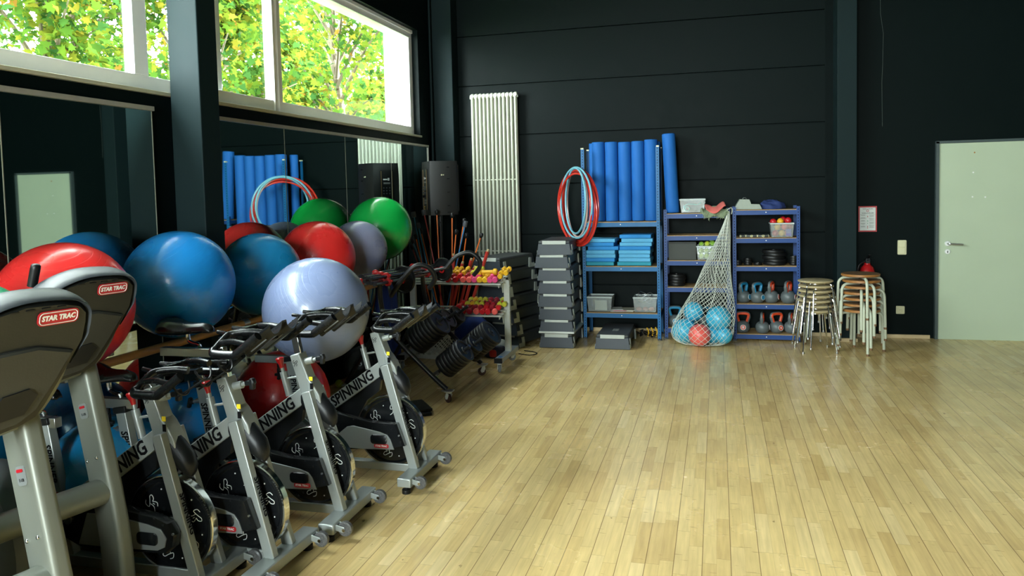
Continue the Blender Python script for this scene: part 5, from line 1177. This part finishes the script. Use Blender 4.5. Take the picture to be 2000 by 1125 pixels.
dumbbell((-2.36, 7.22, .455), YEL, 'yellow dumbbell lying on the blue cloth bag, right one', .022, .12, -.2, 0, 'dumbbells on the blue bag')
o = sack('sports_bag', 'small dark bag with red and white patches beside the trolley foot', (-2.10, 7.22, 0), (.12, .12, .13), mat('dark_navy_cloth', (.012, .015, .04), .7), 8)
MB().prism(rounded(.07, .07, .02), .004, (-.01, -.128, .055)).obj('red_patch', REDP, o); MB().ball((.03, -.02, .115), .09, 16, (1.1, .8, .7)).obj('white_flap', mat('grey_white_cloth', (.42, .44, .45), .8, bump=.3), o)
# blue cloth cover hanging from the bar rack end
cv = MB(); n = 40; m_ = 10; vs = []
for i in range(n+1):
    for j in range(m_+1):
        u = i/n; v = j/m_; a = u*2*PI
        vs.append(((.075+.02*v)*math.cos(a)*(1+.14*math.sin(7*a+v)), (.13+.04*v)*math.sin(a)*(1+.10*math.sin(9*a-v)), .86-.76*v+.02*math.sin(5*a)*v))
cv.add(vs, [(i*(m_+1)+j, (i+1)*(m_+1)+j, (i+1)*(m_+1)+j+1, i*(m_+1)+j+1) for i in range(n) for j in range(m_)])
bl_ = thing('covered_trolley', 'tall trolley on casters under a hanging dark blue cloth cover', 'trolley', (-2.98, 6.60, 0))
cv.obj('cloth_cover', NAVY, bl_, smooth=80)
MB().box((0, 0, .845), (.12, .22, .02)).box((0, 0, .11), (.14, .24, .03)).obj('top_frame', BT_, bl_, smooth=0)
for y in (-.10, .10): caster(bl_, (.06, y), .034, GREYW, ang=.3, top=.1)
# black mat and dark plates on the floor by the far bike
tag(MB().box((0, 0, .012), (.42, .30, .022)).box((.02, .01, .034), (.38, .28, .02), (0, 0, .1)).obj('rubber_mat', RUBBER, bevel=.004, loc=(-2.28, 5.22, 0), rot=(0, 0, .55)), 'folded black rubber mat on the floor behind the farthest bike', 'mat')
pp = plate(.15, .035, 'black plate standing in the dark below the mirrors, first of the leaning row', (-3.0, 6.05, .155), group='plates leaning below the mirrors'); pp.rotation_euler = (PI/2-.25, 0, .2)
for i in range(1, 6): dup(pp, 'black plate standing in the dark below the mirrors, %s of the leaning row' % OR[i], (-3.0, 6.05+.045*i, .155), rot=(PI/2-.25, 0, .2))
# ------------------------------------------------------------------ flexi sticks in a bin
def stick(tip, base, r, m, label, cap, capr=.022, ln=.05, oval=False):
    t = thing('flexi_bar', label, 'exercise stick', base, group='long exercise sticks in the corner bin'); a = Vector(tip)-Vector(base); d = a.normalized()
    MB().tube([(0, 0, 0), a], r, 10).obj('rod', m, t)
    if cap:
        if oval: 
            b = MB(); b.lathe([(0, -.03), (.012, -.025), (.019, -.01), (.021, .004), (.018, .02), (.010, .028), (0, .03)], a, d, 16); b.obj('end_knob', RUBBER, t, smooth=60)
        else: MB().lathe([(0, -.03), (capr, -.03), (capr+.002, 0), (capr, .028), (0, .03)], a, d, 16).obj('end_knob', GREYPL, t)
    return t
ORG = mat('orange_fibre_rod', (.72, .14, .012), .35, coat=.2); BLR = mat('blue_fibre_rod', (.015, .17, .40), .35, coat=.2); RDR = mat('red_fibre_rod', (.45, .012, .015), .35, coat=.2)
RDT = mat('red_foam_tube', (.50, .035, .025), .5)
ST = [((-3.053, 7.5, 1.40), BLR, 0, 'blue stick with drum shaped end, leftmost tall one'), ((-2.939, 7.5, 1.42), RDR, 0, 'red stick with drum shaped end'), ((-3.006, 7.5, 1.285), BLR, 0, 'blue stick, second from the left, shorter than its neighbour'),
      ((-2.798, 7.5, 1.42), ORG, 1, 'orange stick with oval knob near the speaker stand'), ((-2.631, 7.5, 1.385), ORG, 1, 'orange stick with oval knob, tallest right of the speaker stand'), ((-2.586, 7.48, 1.215), ORG, 1, 'orange stick, shorter, leaning right of the tall one'),
      ((-2.511, 7.52, 1.325), ORG, 1, 'orange stick partly behind the blue one at the right'), ((-2.479, 7.46, 1.298), BLR, 0, 'blue stick with drum shaped end at the right'), ((-2.483, 7.5, 1.175), ORG, 1, 'orange stick just below the right blue one'),
      ((-2.324, 7.5, 1.175), ORG, 1, 'orange stick leaning farthest to the right in front of the radiator'), ((-3.03, 7.48, 1.17), ORG, 1, 'orange stick, shortest at the left behind the blue ones'), ((-3.10, 7.56, 1.12), BLR, 1, 'blue stick lowest at the left edge of the bundle'), ((-3.0, 7.56, 1.22), ORG, 1, 'orange stick close behind the second blue one'), ((-3.09, 7.52, 1.06), RDR, 1, 'red stick lowest at the left of the bundle')]
for i, (tip, m_, ov, s) in enumerate(ST):
    bx = -2.74+.024*((i*5) % 7-3); by = 7.50+.02*((i*3) % 5-2)
    stick(tip, (bx, by, .03), .0065, m_, s, True, oval=bool(ov))
tag(MB().lathe([(0, .003), (.125, .003), (.155, .36), (.160, .36), (.130, 0), (0, 0)], seg=36).obj('stick_bin', BLACK, smooth=40, loc=(-2.74, 7.52, 0)), 'dark round bin holding the long exercise sticks in the corner', 'bin')
TP = [((-2.20, 7.30, 1.03), (-2.60, 7.52, .05)), ((-2.60, 7.42, .98), (-2.68, 7.5, .05)), ((-2.42, 7.44, .93), (-2.70, 7.55, .05)), ((-2.50, 7.4, .90), (-2.76, 7.5, .05)), ((-2.36, 7.36, .86), (-2.64, 7.47, .05))]
tn = ['leaning farthest right in front of the step stack', 'standing upright behind the curved black arc', 'dark crimson, behind the upper tier', 'in the middle of the bundle', 'right of the middle, behind the dumbbells']
for (tip, bs), s in zip(TP, tn):
    t = thing('weighted_bar', 'thick red foam covered bar '+s, 'exercise bar', bs, group='thick red bars in the corner bin'); a = Vector(tip)-Vector(bs)
    MB().tube([(0, 0, 0), a], .0165, 12).obj('foam_sleeve', RDT, t); MB().cyl(a, a+a.normalized()*.02, .012).obj('end_cap', WOODL, t)
# ------------------------------------------------------------------ loudspeaker on its stand
spk = thing('loudspeaker', 'black active loudspeaker on a tall stand in the back left corner', 'loudspeaker', (-2.855, 7.76, 1.385), 0); 
spk.rotation_euler = (0, 0, .64)
CABP = [(-.15, -.155), (-.15, .155), (-.10, .175), (.12, .19), (.15, .175), (.155, 0), (.15, -.175), (.12, -.19), (-.10, -.175)]
bd = MB().prism([(p[0]*1.0, p[1]) for p in CABP], .565, (0, 0, .283), (1, 0, 0), (0, 1, 0), bev=.03).obj('cabinet', mat('speaker_black_plastic', (.008, .009, .009), .55, bump=.3, scale=250), spk)
MB().prism(rounded(.15, .44, .01), .012, (-.152, 0, .27), (0, 1, 0), (0, 0, 1)).obj('control_panel', BLACK, spk)
cp = MB()
for i in range(3):
    for j in range(3): cp.cyl((-.160, -.04+.035*j, .30-.03*i), (-.172, -.04+.035*j, .30-.03*i), .007, seg=10)
cp.obj('control_knob', GREYPL, spk)
MB().cyl((-.160, .02, .20), (-.18, .02, .20), .014, seg=14).obj('socket', INK, spk)
MB().box((-.1595, -.018, .39), (.002, .05, .014)).box((-.1595, .022, .392), (.002, .02, .028)).obj('maker_mark', WINK, spk, smooth=0)
MB().box((-.160, -.066, .27), (.006, .006, .42)).box((-.160, .066, .27), (.006, .006, .42)).obj('panel_edge', mat('bronze_trim', (.25, .17, .08), .4, .6), spk, smooth=0)
pl_ = MB()
for z in (.355, .345, .16, .14, .125): pl_.box((-.159, 0, z), (.001, .08, .003))
pl_.obj('panel_print', WINK, spk, smooth=0)
MB().box((-.160, .03, .09), (.004, .018, .012)).box((-.160, .03, .065), (.004, .018, .012)).obj('yellow_switch', YEL, spk, smooth=0)
hd = MB().prism(rounded(.10, .03, .012), .02, (-.05, -.180, .46), (1, -.25, 0), (0, 0, 1)); 
for z in (.50, .38, .24, .10, .03): MB().box((.04, -.189, z), (.028, .008, .008), (0, 0, -.1)).obj('rigging_point', INK, spk, smooth=0)
MB().cyl((-.03, -.184, .42), (-.03, -.192, .42), .008, seg=10).cyl((-.01, -.186, .42), (-.01, -.192, .42), .006, seg=10).obj('sticker_dot', CREAM, spk)
MB().prism(rounded(.32, .50, .02), .01, (.158, 0, .283), (0, 1, 0), (0, 0, 1)).obj('front_grille', mat('speaker_grille', (.02, .02, .02), .5, .5), spk)
std = thing('speaker_stand', 'black tripod stand carrying the loudspeaker in the corner', 'speaker stand', (-2.855, 7.76, 0))
MB().cyl((0, 0, .35), (0, 0, 1.385), .0175, seg=16).cyl((0, 0, .30), (0, 0, .95), .0215, seg=16).obj('pole', BLACKG, std)
for k in range(3):
    a = .5+k*2*PI/3; MB().tube([(.02*math.cos(a), .02*math.sin(a), .62), (.27*math.cos(a), .27*math.sin(a), .015)], .0125, 10).tube([(.02*math.cos(a), .02*math.sin(a), .33), (.15*math.cos(a), .15*math.sin(a), .30)], .008, 8).obj('leg', BLACKG, std)
# cable on the floor by the trolley foot
tag(MB().tube(smooth_path([(-1.92, 7.35, .006), (-1.80, 7.30, .006), (-1.74, 7.38, .006), (-1.80, 7.46, .006), (-1.9, 7.5, .006)], 6), .0045, 8).obj('power_cable', INK), 'black cable looped on the floor by the trolley foot', 'cable')
